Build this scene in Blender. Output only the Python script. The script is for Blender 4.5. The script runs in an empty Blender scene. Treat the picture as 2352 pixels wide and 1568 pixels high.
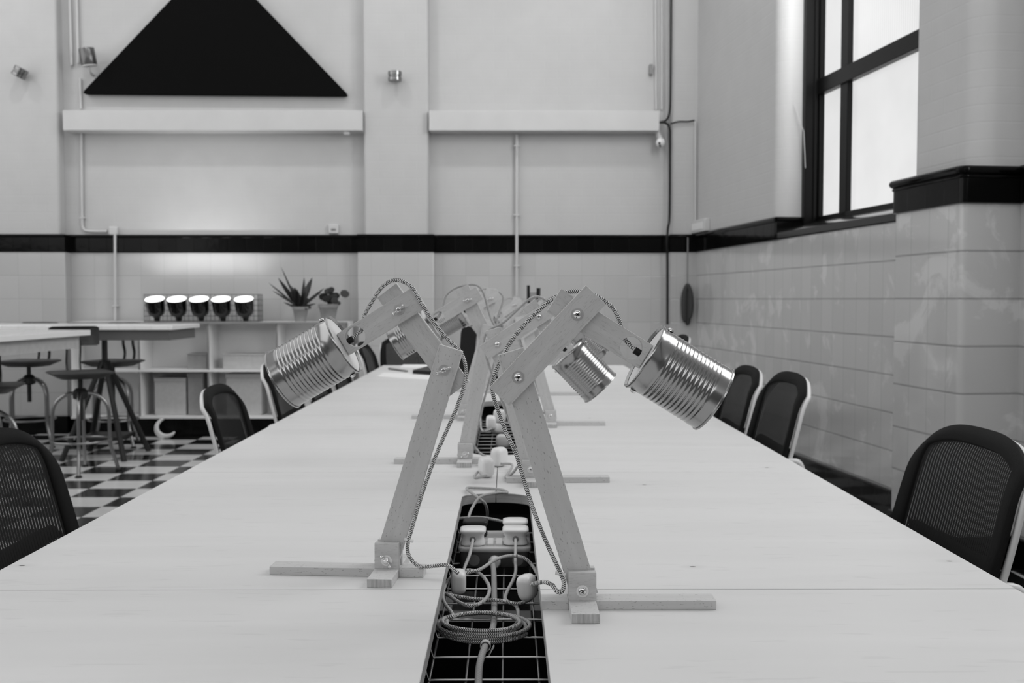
import bpy, bmesh, math, random
from mathutils import Vector, Matrix, Quaternion

random.seed(7)
S = bpy.context.scene
COL = S.collection
PI = math.pi

# ------------------------------------------------------------------ camera, world, light, exposure
F = 2287.0                      # focal length in pixels of a 2352 px wide frame
HC = 1.19                       # camera height
TZ = 0.75                       # bench height
PITCH = math.atan(97.5 / F)
YAW = math.atan(11.0 / F)
cam_d = bpy.data.cameras.new('camera')
cam_d.sensor_width = 36.0
cam_d.lens = 36.0 * F / 2352.0
cam_d.clip_start = 0.05
cam_d.dof.use_dof = True
cam_d.dof.focus_distance = 1.46
cam_d.dof.aperture_fstop = 9.0
cam = bpy.data.objects.new('camera', cam_d)
COL.objects.link(cam)
cam.location = (0, 0, HC)
cam.rotation_euler = (PI / 2 - PITCH, 0, -YAW)
S.camera = cam
CR = cam.rotation_euler.to_matrix()
CC = Vector((0, 0, HC))

S.view_settings.view_transform = 'Standard'
S.view_settings.look = 'None'
S.view_settings.gamma = 1.0
S.view_settings.use_curve_mapping = False
S.view_settings.exposure = 0.16
S.cycles.max_bounces = 6
S.cycles.adaptive_threshold = 0.015
S.cycles.diffuse_bounces = 3
S.cycles.glossy_bounces = 3
S.cycles.transparent_max_bounces = 6

wd = bpy.data.worlds.new('daylight')
S.world = wd
wd.use_nodes = True
wd.node_tree.nodes['Background'].inputs[0].default_value = (1, 1, 1, 1)
wd.node_tree.nodes['Background'].inputs[1].default_value = 0.35


def area(name, loc, target, sx, sy, power, spread=PI):
    d = bpy.data.lights.new(name, 'AREA')
    d.shape = 'RECTANGLE'
    d.size, d.size_y = sx, sy
    d.energy = power
    d.spread = spread
    o = bpy.data.objects.new(name, d)
    COL.objects.link(o)
    o.location = loc
    o.rotation_euler = (Vector(target) - Vector(loc)).to_track_quat('-Z', 'Y').to_euler()
    return o


# rooflights in the ceiling, window bays of the skewed wall, two added fills
LG = {'roof': 84, 'rear': 106, 'stools': 150, 'win': 48, 'winnear': 52, 'spots': 28, 'cups': 5.0}
area('rooflight_lamp', (-1.2, 4.0, 5.1), (-1.2, 4.0, 0), 6.0, 7.5, LG['roof'])
area('rear_window_lamp', (-1.2, -4.8, 3.8), (-1.2, 4.0, 1.0), 9.0, 2.6, LG['rear'])  # unseen fill added behind the viewer to lift the lamp fronts
area('stools_side_window_lamp', (-5.8, 3.0, 2.9), (2.0, 3.0, 1.4), 11.0, 4.2, LG['stools'])  # unseen fill added on the stools side to light the skewed wall
area('window_lamp', (2.24, 6.05, 3.1), (-1.2, 7.6, 1.6), 0.8, 2.4, LG['win'], math.radians(150))
area('window_lamp', (2.45, 2.3, 3.2), (-2.0, 2.0, 0.8), 1.8, 2.4, LG['winnear'])
# spotlights washing the end wall
for sx in (-5.2, -3.5, -1.85, -0.15, 1.35):
    d = bpy.data.lights.new('ceiling_spot', 'SPOT')
    d.energy = LG['spots']
    d.spot_size = math.radians(110)
    d.spot_blend = 0.6
    d.shadow_soft_size = 0.05
    o = bpy.data.objects.new('ceiling_spot', d)
    COL.objects.link(o)
    o.location = (sx, 7.45, 4.9)
    o.rotation_euler = (Vector((sx, 8.9, 1.6)) - o.location).to_track_quat('-Z', 'Y').to_euler()


# ------------------------------------------------------------------ pixel -> world rays
def ray(px, py):
    return CR @ Vector(((px - 1176.0) / F, -(py - 784.0) / F, -1.0))


def on_y(px, py, y):
    d = ray(px, py)
    return CC + d * (y / d.y)


def on_z(px, py, z):
    d = ray(px, py)
    return CC + d * ((z - HC) / d.z)


def on_plane(px, py, p, n):
    d = ray(px, py)
    return CC + d * ((Vector(p) - CC).dot(n) / d.dot(n))


# ------------------------------------------------------------------ materials
MATS = {}


def nmat(name):
    m = bpy.data.materials.new(name)
    m.use_nodes = True
    MATS[name] = m
    nt = m.node_tree
    return m, nt, nt.nodes['Principled BSDF']


def g(v):
    return (v, v, v, 1.0)


def plain(name, v, rough=0.5, metal=0.0, coat=0.0, noise=0.0, nscale=30.0, bump=0.0, bscale=200.0, spec=0.5):
    m, nt, b = nmat(name)
    b.inputs['Base Color'].default_value = g(v)
    b.inputs['Roughness'].default_value = rough
    b.inputs['Metallic'].default_value = metal
    b.inputs['Coat Weight'].default_value = coat
    b.inputs['Specular IOR Level'].default_value = spec
    tc = nt.nodes.new('ShaderNodeTexCoord')
    if noise > 0:
        n = nt.nodes.new('ShaderNodeTexNoise')
        n.inputs['Scale'].default_value = nscale
        n.inputs['Detail'].default_value = 4
        nt.links.new(tc.outputs['Object'], n.inputs['Vector'])
        r = nt.nodes.new('ShaderNodeMapRange')
        r.inputs[1].default_value = 0.3
        r.inputs[2].default_value = 0.7
        r.inputs[3].default_value = v * (1 - noise)
        r.inputs[4].default_value = v * (1 + noise)
        nt.links.new(n.outputs[0], r.inputs[0])
        c = nt.nodes.new('ShaderNodeCombineColor')
        for i in range(3):
            nt.links.new(r.outputs[0], c.inputs[i])
        nt.links.new(c.outputs[0], b.inputs['Base Color'])
    if bump > 0:
        n = nt.nodes.new('ShaderNodeTexNoise')
        n.inputs['Scale'].default_value = bscale
        nt.links.new(tc.outputs['Object'], n.inputs['Vector'])
        bp = nt.nodes.new('ShaderNodeBump')
        bp.inputs['Strength'].default_value = bump
        bp.inputs['Distance'].default_value = 0.003
        nt.links.new(n.outputs[0], bp.inputs['Height'])
        nt.links.new(bp.outputs[0], b.inputs['Normal'])
    return m


def N(nt, t, **kw):
    n = nt.nodes.new(t)
    for k, v in kw.items():
        setattr(n, k, v)
    return n


def M_(nt, op, a, b=None, c=None):
    n = nt.nodes.new('ShaderNodeMath')
    n.operation = op
    for i, x in enumerate((a, b, c)):
        if x is None:
            continue
        if isinstance(x, (int, float)):
            n.inputs[i].default_value = x
        else:
            nt.links.new(x, n.inputs[i])
    return n.outputs[0]


def gray(nt, val):
    c = nt.nodes.new('ShaderNodeCombineColor')
    for i in range(3):
        nt.links.new(val, c.inputs[i])
    return c.outputs[0]


def wood(name, v, along=(2.5, 40, 40), fleck=0.45, fleck_scale=(30, 200, 200), rough=0.5, contrast=0.10, fleck_thr=0.68):
    """pale timber: long soft figure plus short dark pores; local x is the grain"""
    m, nt, b = nmat(name)
    tc = N(nt, 'ShaderNodeTexCoord')
    mp = N(nt, 'ShaderNodeMapping')
    mp.inputs['Scale'].default_value = along
    nt.links.new(tc.outputs['Object'], mp.inputs[0])
    n1 = N(nt, 'ShaderNodeTexNoise')
    n1.inputs['Scale'].default_value = 1.0
    n1.inputs['Detail'].default_value = 5
    n1.inputs['Distortion'].default_value = 0.6
    nt.links.new(mp.outputs[0], n1.inputs['Vector'])
    mp2 = N(nt, 'ShaderNodeMapping')
    mp2.inputs['Scale'].default_value = fleck_scale
    nt.links.new(tc.outputs['Object'], mp2.inputs[0])
    n2 = N(nt, 'ShaderNodeTexNoise')
    n2.inputs['Scale'].default_value = 1.0
    n2.inputs['Detail'].default_value = 1
    nt.links.new(mp2.outputs[0], n2.inputs['Vector'])
    r1 = N(nt, 'ShaderNodeMapRange')
    r1.inputs[1].default_value = 0.3
    r1.inputs[2].default_value = 0.7
    r1.inputs[3].default_value = v * (1 - contrast)
    r1.inputs[4].default_value = v * (1 + contrast)
    nt.links.new(n1.outputs[0], r1.inputs[0])
    r2 = N(nt, 'ShaderNodeMapRange')
    r2.inputs[1].default_value = fleck_thr
    r2.inputs[2].default_value = fleck_thr + 0.06
    r2.inputs[3].default_value = 1.0
    r2.inputs[4].default_value = 1.0 - fleck
    nt.links.new(n2.outputs[0], r2.inputs[0])
    nt.links.new(gray(nt, M_(nt, 'MULTIPLY', r1.outputs[0], r2.outputs[0])), b.inputs['Base Color'])
    b.inputs['Roughness'].default_value = rough
    return m


def braid(name, dark=0.012, light=0.75, freq=360.0, around=4.0):
    """woven flex, black and white zigzag; u runs round the cord, v is metres along it"""
    m, nt, b = nmat(name)
    uv = N(nt, 'ShaderNodeUVMap')
    sp = N(nt, 'ShaderNodeSeparateXYZ')
    nt.links.new(uv.outputs[0], sp.inputs[0])
    t = M_(nt, 'ABSOLUTE', M_(nt, 'SUBTRACT', M_(nt, 'FRACT', M_(nt, 'MULTIPLY', sp.outputs[0], around)), 0.5))
    s = M_(nt, 'FRACT', M_(nt, 'ADD', M_(nt, 'MULTIPLY', sp.outputs[1], freq), M_(nt, 'MULTIPLY', t, 1.1)))
    k = M_(nt, 'GREATER_THAN', s, 0.47)
    v = M_(nt, 'ADD', M_(nt, 'MULTIPLY', k, light - dark), dark)
    nt.links.new(gray(nt, v), b.inputs['Base Color'])
    b.inputs['Roughness'].default_value = 0.7
    return m


def tiles(name, v, tw, th, ox, oz, rough=0.12, grout=0.45, gw=0.004, vary=0.03, glare=0.0, coat=0.3, spec=0.5, vline=1.0):
    """glazed wall tile on the local x-z plane"""
    m, nt, b = nmat(name)
    tc = N(nt, 'ShaderNodeTexCoord')
    sp = N(nt, 'ShaderNodeSeparateXYZ')
    nt.links.new(tc.outputs['Object'], sp.inputs[0])
    u = M_(nt, 'DIVIDE', M_(nt, 'SUBTRACT', sp.outputs[0], ox), tw)
    w = M_(nt, 'DIVIDE', M_(nt, 'SUBTRACT', sp.outputs[2], oz), th)
    fu, fw = M_(nt, 'FRACT', u), M_(nt, 'FRACT', w)
    du = M_(nt, 'MULTIPLY', M_(nt, 'MINIMUM', fu, M_(nt, 'SUBTRACT', 1.0, fu)), tw)
    dw = M_(nt, 'MULTIPLY', M_(nt, 'MINIMUM', fw, M_(nt, 'SUBTRACT', 1.0, fw)), th)
    lines = []
    for dist, wdt in ((dw, gw), (du, gw * 0.7)):
        line = N(nt, 'ShaderNodeMapRange')
        line.inputs[1].default_value = wdt * 0.3
        line.inputs[2].default_value = wdt * 0.8
        nt.links.new(dist, line.inputs[0])
        lines.append(line.outputs[0])
    vl = M_(nt, 'ADD', 1.0 - vline, M_(nt, 'MULTIPLY', lines[1], vline))
    joint = M_(nt, 'MULTIPLY', lines[0], vl)
    cid = N(nt, 'ShaderNodeCombineXYZ')
    nt.links.new(M_(nt, 'FLOOR', u), cid.inputs[0])
    nt.links.new(M_(nt, 'FLOOR', w), cid.inputs[1])
    wn = N(nt, 'ShaderNodeTexWhiteNoise')
    nt.links.new(cid.outputs[0], wn.inputs['Vector'])
    tone = M_(nt, 'ADD', v - vary, M_(nt, 'MULTIPLY', wn.outputs[0], vary * 2))
    if glare > 0:       # milky window reflections painted into the tile colour
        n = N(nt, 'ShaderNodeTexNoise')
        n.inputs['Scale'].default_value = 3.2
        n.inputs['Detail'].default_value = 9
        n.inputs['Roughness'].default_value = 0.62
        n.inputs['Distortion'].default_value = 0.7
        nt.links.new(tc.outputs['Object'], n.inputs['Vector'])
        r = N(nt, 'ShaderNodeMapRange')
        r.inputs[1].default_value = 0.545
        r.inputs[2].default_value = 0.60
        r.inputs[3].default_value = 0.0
        r.inputs[4].default_value = glare
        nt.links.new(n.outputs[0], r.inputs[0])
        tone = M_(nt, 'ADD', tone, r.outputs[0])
    col = M_(nt, 'MULTIPLY', tone, M_(nt, 'ADD', grout, M_(nt, 'MULTIPLY', joint, 1.0 - grout)))
    nt.links.new(gray(nt, col), b.inputs['Base Color'])
    b.inputs['Roughness'].default_value = rough
    b.inputs['Specular IOR Level'].default_value = spec
    b.inputs['Coat Weight'].default_value = coat
    b.inputs['Coat Roughness'].default_value = 0.08
    nn = N(nt, 'ShaderNodeTexNoise')
    nn.inputs['Scale'].default_value = 9.0
    nn.inputs['Detail'].default_value = 3
    nt.links.new(tc.outputs['Object'], nn.inputs['Vector'])
    bp = N(nt, 'ShaderNodeBump')
    bp.inputs['Strength'].default_value = 0.35
    bp.inputs['Distance'].default_value = 0.004
    nt.links.new(M_(nt, 'ADD', M_(nt, 'MULTIPLY', nn.outputs[0], 0.9), joint), bp.inputs['Height'])
    nt.links.new(bp.outputs[0], b.inputs['Normal'])
    return m


def painted_brick(name, v):
    m, nt, b = nmat(name)
    tc = N(nt, 'ShaderNodeTexCoord')
    sp = N(nt, 'ShaderNodeSeparateXYZ')
    nt.links.new(tc.outputs['Object'], sp.inputs[0])
    w = M_(nt, 'DIVIDE', sp.outputs[2], 0.075)
    row = M_(nt, 'FLOOR', w)
    u = M_(nt, 'ADD', M_(nt, 'DIVIDE', sp.outputs[0], 0.225), M_(nt, 'MULTIPLY', row, 0.5))
    fw, fu = M_(nt, 'FRACT', w), M_(nt, 'FRACT', u)
    dw = M_(nt, 'MULTIPLY', M_(nt, 'MINIMUM', fw, M_(nt, 'SUBTRACT', 1.0, fw)), 0.075)
    du = M_(nt, 'MULTIPLY', M_(nt, 'MINIMUM', fu, M_(nt, 'SUBTRACT', 1.0, fu)), 0.225)
    r = N(nt, 'ShaderNodeMapRange')
    r.inputs[2].default_value = 0.006
    nt.links.new(M_(nt, 'MINIMUM', dw, du), r.inputs[0])
    n = N(nt, 'ShaderNodeTexNoise')
    n.inputs['Scale'].default_value = 5.0
    n.inputs['Detail'].default_value = 6
    nt.links.new(tc.outputs['Object'], n.inputs['Vector'])
    bp = N(nt, 'ShaderNodeBump')
    bp.inputs['Strength'].default_value = 0.30
    bp.inputs['Distance'].default_value = 0.005
    nt.links.new(M_(nt, 'ADD', M_(nt, 'MULTIPLY', r.outputs[0], 0.4), n.outputs[0]), bp.inputs['Height'])
    nt.links.new(bp.outputs[0], b.inputs['Normal'])
    t = M_(nt, 'ADD', v - 0.03, M_(nt, 'MULTIPLY', n.outputs[0], 0.06))
    nt.links.new(gray(nt, t), b.inputs['Base Color'])
    b.inputs['Roughness'].default_value = 0.55
    return m


def checker_floor(name):
    m, nt, b = nmat(name)
    tc = N(nt, 'ShaderNodeTexCoord')
    sp = N(nt, 'ShaderNodeSeparateXYZ')
    nt.links.new(tc.outputs['Object'], sp.inputs[0])
    u = M_(nt, 'DIVIDE', M_(nt, 'ADD', sp.outputs[0], 2.629), 0.302)
    w = M_(nt, 'DIVIDE', M_(nt, 'SUBTRACT', sp.outputs[1], 6.497), 0.2735)
    par = M_(nt, 'FLOORED_MODULO', M_(nt, 'ADD', M_(nt, 'FLOOR', u), M_(nt, 'FLOOR', w)), 2.0)
    n = N(nt, 'ShaderNodeTexNoise')
    n.inputs['Scale'].default_value = 6
    n.inputs['Detail'].default_value = 5
    nt.links.new(tc.outputs['Object'], n.inputs['Vector'])
    hi = M_(nt, 'ADD', 0.68, M_(nt, 'MULTIPLY', n.outputs[0], 0.12))
    v = M_(nt, 'ADD', 0.012, M_(nt, 'MULTIPLY', par, hi))
    nt.links.new(gray(nt, v), b.inputs['Base Color'])
    b.inputs['Roughness'].default_value = 0.16
    return m


def chair_mesh(name, v=0.02):
    """stretched knit: rows of tiny open eyelets between solid ribs"""
    m, nt, b = nmat(name)
    uv = N(nt, 'ShaderNodeUVMap')
    sp = N(nt, 'ShaderNodeSeparateXYZ')
    nt.links.new(uv.outputs[0], sp.inputs[0])
    a = M_(nt, 'FRACT', M_(nt, 'MULTIPLY', sp.outputs[0], 48.0))
    c = M_(nt, 'FRACT', M_(nt, 'MULTIPLY', sp.outputs[1], 140.0))
    hole = M_(nt, 'MULTIPLY', M_(nt, 'LESS_THAN', a, 0.18), M_(nt, 'LESS_THAN', c, 0.55))
    b.inputs['Base Color'].default_value = g(v)
    b.inputs['Roughness'].default_value = 0.8
    b.inputs['Specular IOR Level'].default_value = 0.2
    nt.links.new(M_(nt, 'SUBTRACT', 1.0, hole), b.inputs['Alpha'])
    return m


def emit(name, v, s, noise=0.0, reed=0.0):
    m, nt, b = nmat(name)
    b.inputs['Base Color'].default_value = g(0.08)
    b.inputs['Emission Color'].default_value = g(v)
    b.inputs['Emission Strength'].default_value = s
    b.inputs['Roughness'].default_value = 0.2
    if noise > 0:
        tc = N(nt, 'ShaderNodeTexCoord')
        n = N(nt, 'ShaderNodeTexNoise')
        n.inputs['Scale'].default_value = 1.6
        n.inputs['Detail'].default_value = 3
        nt.links.new(tc.outputs['Object'], n.inputs['Vector'])
        val = M_(nt, 'ADD', v - noise / 2, M_(nt, 'MULTIPLY', n.outputs[0], noise))
        if reed > 0:
            sp = N(nt, 'ShaderNodeSeparateXYZ')
            nt.links.new(tc.outputs['Object'], sp.inputs[0])
            val = M_(nt, 'SUBTRACT', val, M_(nt, 'MULTIPLY', M_(nt, 'LESS_THAN', M_(nt, 'FRACT', M_(nt, 'MULTIPLY', sp.outputs[0], 40.0)), 0.3), reed))
        nt.links.new(gray(nt, val), b.inputs['Emission Color'])
    return m


def plywood(name, v):
    m = wood(name, v, along=(0.9, 9, 9), fleck=0.06, fleck_scale=(14, 90, 90), rough=0.40, contrast=0.035, fleck_thr=0.66)
    nt = m.node_tree
    b = nt.nodes['Principled BSDF']
    old = b.inputs['Base Color'].links[0].from_socket
    tc = N(nt, 'ShaderNodeTexCoord')
    mp = N(nt, 'ShaderNodeMapping')
    mp.inputs['Scale'].default_value = (1.0, 1.9, 1.0)
    nt.links.new(tc.outputs['Object'], mp.inputs[0])
    vo = N(nt, 'ShaderNodeTexVoronoi')
    vo.inputs['Scale'].default_value = 2.6
    vo.voronoi_dimensions = '2D'
    nt.links.new(mp.outputs[0], vo.inputs['Vector'])
    core = N(nt, 'ShaderNodeMapRange')
    core.inputs[1].default_value = 0.010
    core.inputs[2].default_value = 0.016
    nt.links.new(vo.outputs['Distance'], core.inputs[0])
    ring = N(nt, 'ShaderNodeMapRange')
    ring.inputs[1].default_value = 0.012
    ring.inputs[2].default_value = 0.075
    ring.inputs[3].default_value = 0.90
    nt.links.new(vo.outputs['Distance'], ring.inputs[0])
    sp = N(nt, 'ShaderNodeSeparateColor')
    nt.links.new(vo.outputs['Color'], sp.inputs[0])
    keep = M_(nt, 'GREATER_THAN', sp.outputs[0], 0.72)
    k = M_(nt, 'MULTIPLY', M_(nt, 'ADD', 0.12, M_(nt, 'MULTIPLY', core.outputs[0], 0.88)), ring.outputs[0])
    k = M_(nt, 'ADD', M_(nt, 'MULTIPLY', k, keep), M_(nt, 'SUBTRACT', 1.0, keep))
    mx = N(nt, 'ShaderNodeMix', data_type='RGBA', blend_type='MULTIPLY')
    mx.inputs[0].default_value = 1.0
    nt.links.new(old, mx.inputs[6])
    nt.links.new(gray(nt, k), mx.inputs[7])
    nt.links.new(mx.outputs[2], b.inputs['Base Color'])
    return m


m_paint = painted_brick('white_painted_brick', 0.52)
m_tile_back = tiles('glazed_tile_end_wall', 0.52, 0.207, 0.207, -3.89, 1.604, grout=0.80, gw=0.005, vline=0.7, vary=0.02)
m_tile_side = tiles('glazed_tile_side_wall', 0.53, 0.155, 0.207, 0.02, 1.604, grout=0.62, gw=0.008, glare=0.10, vline=0.35, vary=0.02)
m_dado = tiles('black_glazed_tile', 0.004, 0.155, 0.5, 0.0, 1.3, rough=0.10, grout=0.6, vary=0.001, coat=0.0, spec=0.12)
m_floor = checker_floor('chequer_floor')
m_white = plain('white_paint', 0.58, 0.5, noise=0.03, nscale=4)
m_ceil = plain('ceiling_paint', 0.6, 0.7)
m_ply = plywood('pale_birch_ply', 0.69)
m_plyedge = wood('ply_edge', 0.40, along=(3, 3, 260), fleck=0.2, contrast=0.3)
m_beech = wood('beech', 0.57, along=(4, 50, 50), fleck=0.42, fleck_scale=(170, 560, 560), contrast=0.07, fleck_thr=0.67)
m_beech2 = wood('beech_ray', 0.57, along=(6, 70, 70), fleck=0.15, fleck_scale=(110, 800, 800), contrast=0.08, fleck_thr=0.60)
m_endgrain = wood('beech_end_grain', 0.46, along=(200, 30, 30), fleck=0.2, contrast=0.25)
m_tin = plain('tin_plate', 0.35, 0.20, 1.0)
m_lid = plain('white_enamel', 0.80, 0.4)
m_chrome = plain('bright_steel', 0.75, 0.16, 1.0)
m_sconce = plain('brushed_steel', 0.28, 0.22, 1.0)
m_zinc = plain('zinc_washer', 0.78, 0.32, 1.0)
m_braid = braid('braided_flex')
m_greycord = braid('grey_woven_cable', 0.22, 0.5, 300, 6)
m_whitecord = braid('pale_woven_flex', 0.30, 0.62, 420, 4)
m_plug = plain('white_plastic', 0.78, 0.28, coat=0.2)
m_black = plain('black_plastic', 0.008, 0.4, spec=0.3)
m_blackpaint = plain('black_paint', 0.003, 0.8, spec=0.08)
m_grey = plain('grey_plastic', 0.22, 0.4)
m_wire = plain('zinc_wire', 0.5, 0.3, 1.0)
m_knit = chair_mesh('chair_mesh_fabric', 0.014)
m_fabric = plain('black_fabric', 0.009, 0.85, bump=0.5, bscale=900, spec=0.2)
m_chairwhite = plain('white_nylon', 0.72, 0.35)
m_gun = plain('gunmetal', 0.32, 0.28, 1.0)
m_darkwood = wood('dark_wood', 0.035, fleck=0.2, contrast=0.2)
m_darksteel = plain('dark_steel', 0.035, 0.4, 0.6)
m_shelf = plain('white_laminate', 0.86, 0.45)
m_card = plain('grey_card', 0.52, 0.8, noise=0.06)
m_carddark = plain('dark_grey_card', 0.32, 0.8, noise=0.06)
m_apron = plain('dark_grey_paint', 0.12, 0.5)
m_terra = plain('clay_pot', 0.24, 0.8, noise=0.12, nscale=14)
m_leaf = plain('dark_leaf', 0.018, 0.4)
m_soil = plain('soil', 0.02, 0.9)
m_smoke = plain('smoked_glass', 0.004, 0.08)
m_glow = emit('lit_diffuser', 1.0, 1.8)
m_pane = emit('daylit_pane', 0.64, 1.0, 0.26)
m_pane2 = emit('daylit_reeded_pane', 0.72, 1.0, 0.16, 0.14)
m_winblack = plain('black_window_paint', 0.004, 0.35, spec=0.2)
m_paper = plain('white_paper', 0.85, 0.6)
m_cloth = plain('dark_cloth', 0.05, 0.9, bump=0.4, bscale=60)
m_hitop = tiles('white_tile_top', 0.92, 0.12, 0.5, 0.0, 0.0, rough=0.25, grout=0.85)


# ------------------------------------------------------------------ mesh builder
class MB:
    def __init__(self):
        self.v, self.f, self.uv = [], [], {}

    def add(self, verts, faces):
        k = len(self.v)
        self.v += [Vector(p) for p in verts]
        self.f += [tuple(i + k for i in fc) for fc in faces]
        return self

    def box(self, c, s, rot=None):
        cx, cy, cz = c
        hx, hy, hz = s[0] / 2, s[1] / 2, s[2] / 2
        vs = [Vector((x, y, z)) for x in (-hx, hx) for y in (-hy, hy) for z in (-hz, hz)]
        if rot is not None:
            vs = [rot @ p for p in vs]
        vs = [p + Vector(c) for p in vs]
        return self.add(vs, [(0, 1, 3, 2), (4, 6, 7, 5), (0, 4, 5, 1), (2, 3, 7, 6), (0, 2, 6, 4), (1, 5, 7, 3)])

    def lim(self, x0, x1, y0, y1, z0, z1):
        return self.box(((x0 + x1) / 2, (y0 + y1) / 2, (z0 + z1) / 2), (x1 - x0, y1 - y0, z1 - z0))

    def loft(self, rings, cap0=True, cap1=True, closed=True):
        k = len(self.v)
        n = len(rings[0])
        for r in rings:
            self.v += [Vector(p) for p in r]
        m = n if closed else n - 1
        for i in range(len(rings) - 1):
            for j in range(m):
                a, b = k + i * n + j, k + i * n + (j + 1) % n
                self.f.append((a, b, b + n, a + n))
        if cap0:
            self.f.append(tuple(k + j for j in reversed(range(n))))
        if cap1:
            self.f.append(tuple(k + (len(rings) - 1) * n + j for j in range(n)))
        return self

    def lathe(self, prof, seg=32, M=None, cap0=True, cap1=True):
        M = M or Matrix()
        rings = [[M @ Vector((r * math.cos(2 * PI * j / seg), r * math.sin(2 * PI * j / seg), z)) for j in range(seg)] for r, z in prof]
        return self.loft(rings, cap0, cap1)

    def cyl(self, p0, p1, r0, r1=None, seg=16):
        r1 = r0 if r1 is None else r1
        p0, p1 = Vector(p0), Vector(p1)
        q = (p1 - p0).to_track_quat('Z', 'Y').to_matrix()
        rings = []
        for p, r in ((p0, r0), (p1, r1)):
            rings.append([p + q @ Vector((r * math.cos(2 * PI * j / seg), r * math.sin(2 * PI * j / seg), 0)) for j in range(seg)])
        return self.loft(rings)

    def tube(self, pts, r, seg=10, closed=False, uv=False, rx=None):
        pts = [Vector(p) for p in pts]
        n = len(pts)
        k0 = len(self.v)
        tang = []
        for i in range(n):
            a = pts[(i - 1) % n] if closed or i > 0 else pts[i]
            b = pts[(i + 1) % n] if closed or i < n - 1 else pts[i]
            t = (b - a)
            tang.append(t.normalized() if t.length > 1e-9 else Vector((0, 0, 1)))
        nrm = tang[0].orthogonal().normalized()
        dist, L = 0.0, []
        for i in range(n):
            if i > 0:
                dist += (pts[i] - pts[i - 1]).length
                q = tang[i - 1].rotation_difference(tang[i])
                nrm = (q @ nrm)
                nrm = (nrm - tang[i] * nrm.dot(tang[i])).normalized()
            L.append(dist)
            bi = tang[i].cross(nrm)
            rr = r[i] if isinstance(r, (list, tuple)) else r
            for j in range(seg):
                a = 2 * PI * j / seg
                self.v.append(pts[i] + nrm * (math.cos(a) * rr) + bi * (math.sin(a) * (rr if rx is None else rx)))
        for i in range(n if closed else n - 1):
            i2 = (i + 1) % n
            for j in range(seg):
                j2 = (j + 1) % seg
                if uv:
                    self.uv[len(self.f)] = [(j / seg, L[i]), ((j + 1) / seg, L[i]), ((j + 1) / seg, L[i2] if i2 else L[-1]), (j / seg, L[i2] if i2 else L[-1])]
                self.f.append((k0 + i * seg + j, k0 + i * seg + j2, k0 + i2 * seg + j2, k0 + i2 * seg + j))
        if not closed:
            self.f.append(tuple(k0 + j for j in reversed(range(seg))))
            self.f.append(tuple(k0 + (n - 1) * seg + j for j in range(seg)))
        return self

    def prism(self, poly, y0, y1, axes='xz'):
        """polygon in the x-z plane, pulled from y0 to y1"""
        a = [Vector((p[0], y0, p[1])) for p in poly]
        b = [Vector((p[0], y1, p[1])) for p in poly]
        return self.loft([a, b])

    def sphere(self, c, r, seg=16, rings=10, sc=(1, 1, 1)):
        c = Vector(c)
        R = []
        for i in range(rings + 1):
            th = PI * i / rings
            rr = max(math.sin(th), 1e-4)
            R.append([c + Vector((r * sc[0] * rr * math.cos(2 * PI * j / seg), r * sc[1] * rr * math.sin(2 * PI * j / seg), -r * sc[2] * math.cos(th))) for j in range(seg)])
        return self.loft(R)

    def build(self, name, mat, parent=None, smooth=35, bevel=0.0, bseg=2, world=False, mats=None, fmat=None):
        me = bpy.data.meshes.new(name)
        vs = self.v
        if world and parent is not None:
            inv = wm(parent).inverted()
            vs = [inv @ p for p in vs]
        me.from_pydata([tuple(p) for p in vs], [], self.f)
        if self.uv:
            ul = me.uv_layers.new(name='UVMap')
            for p in me.polygons:
                if p.index in self.uv:
                    for li, c in zip(p.loop_indices, self.uv[p.index]):
                        ul.data[li].uv = c
        bm = bmesh.new()
        bm.from_mesh(me)
        bmesh.ops.recalc_face_normals(bm, faces=bm.faces)
        bm.to_mesh(me)
        bm.free()
        me.materials.append(mat)
        for mm in (mats or []):
            me.materials.append(mm)
        if fmat:
            for p in me.polygons:
                p.material_index = fmat(p)
        if smooth:
            for p in me.polygons:
                p.use_smooth = True
            me.set_sharp_from_angle(angle=math.radians(smooth))
        o = bpy.data.objects.new(name, me)
        COL.objects.link(o)
        o.parent = parent
        if bevel > 0:
            md = o.modifiers.new('soft_edges', 'BEVEL')
            md.width = bevel
            md.segments = bseg
            md.limit_method = 'ANGLE'
            md.angle_limit = math.radians(40)
        return o


def wm(o):
    return wm(o.parent) @ o.matrix_basis if o.parent else o.matrix_basis.copy()


def tag(o, label, cat=None, group=None, kind=None):
    if label:
        o['label'] = label
    if cat:
        o['category'] = cat
    if group:
        o['group'] = group
    if kind:
        o['kind'] = kind
    return o


def thing(name, loc, label, cat, group=None, rz=0.0):
    o = bpy.data.objects.new(name, None)
    o.empty_display_size = 0.05
    COL.objects.link(o)
    o.location = loc
    o.rotation_euler = (0, 0, rz)
    return tag(o, label, cat, group)


def struct(o):
    o['kind'] = 'structure'
    return o


def kids(o):
    return [c for c in bpy.data.objects if c.parent == o]


def copy_tree(o, parent=None):
    c = o.copy()
    COL.objects.link(c)
    c.parent = parent
    for ch in kids(o):
        copy_tree(ch, c)
    return c


def cr(pts, sub=8, closed=False):
    pts = [Vector(p) for p in pts]
    n = len(pts)
    out = []
    for i in range(n if closed else n - 1):
        p = lambda q: pts[q % n] if closed else pts[min(max(q, 0), n - 1)]
        a, b, c, d = p(i - 1), p(i), p(i + 1), p(i + 2)
        for k in range(sub):
            t = k / sub
            out.append(0.5 * ((2 * b) + (c - a) * t + (2 * a - 5 * b + 4 * c - d) * t * t + (3 * b - a - 3 * c + d) * t ** 3))
    if not closed:
        out.append(pts[-1])
    return out


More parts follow.
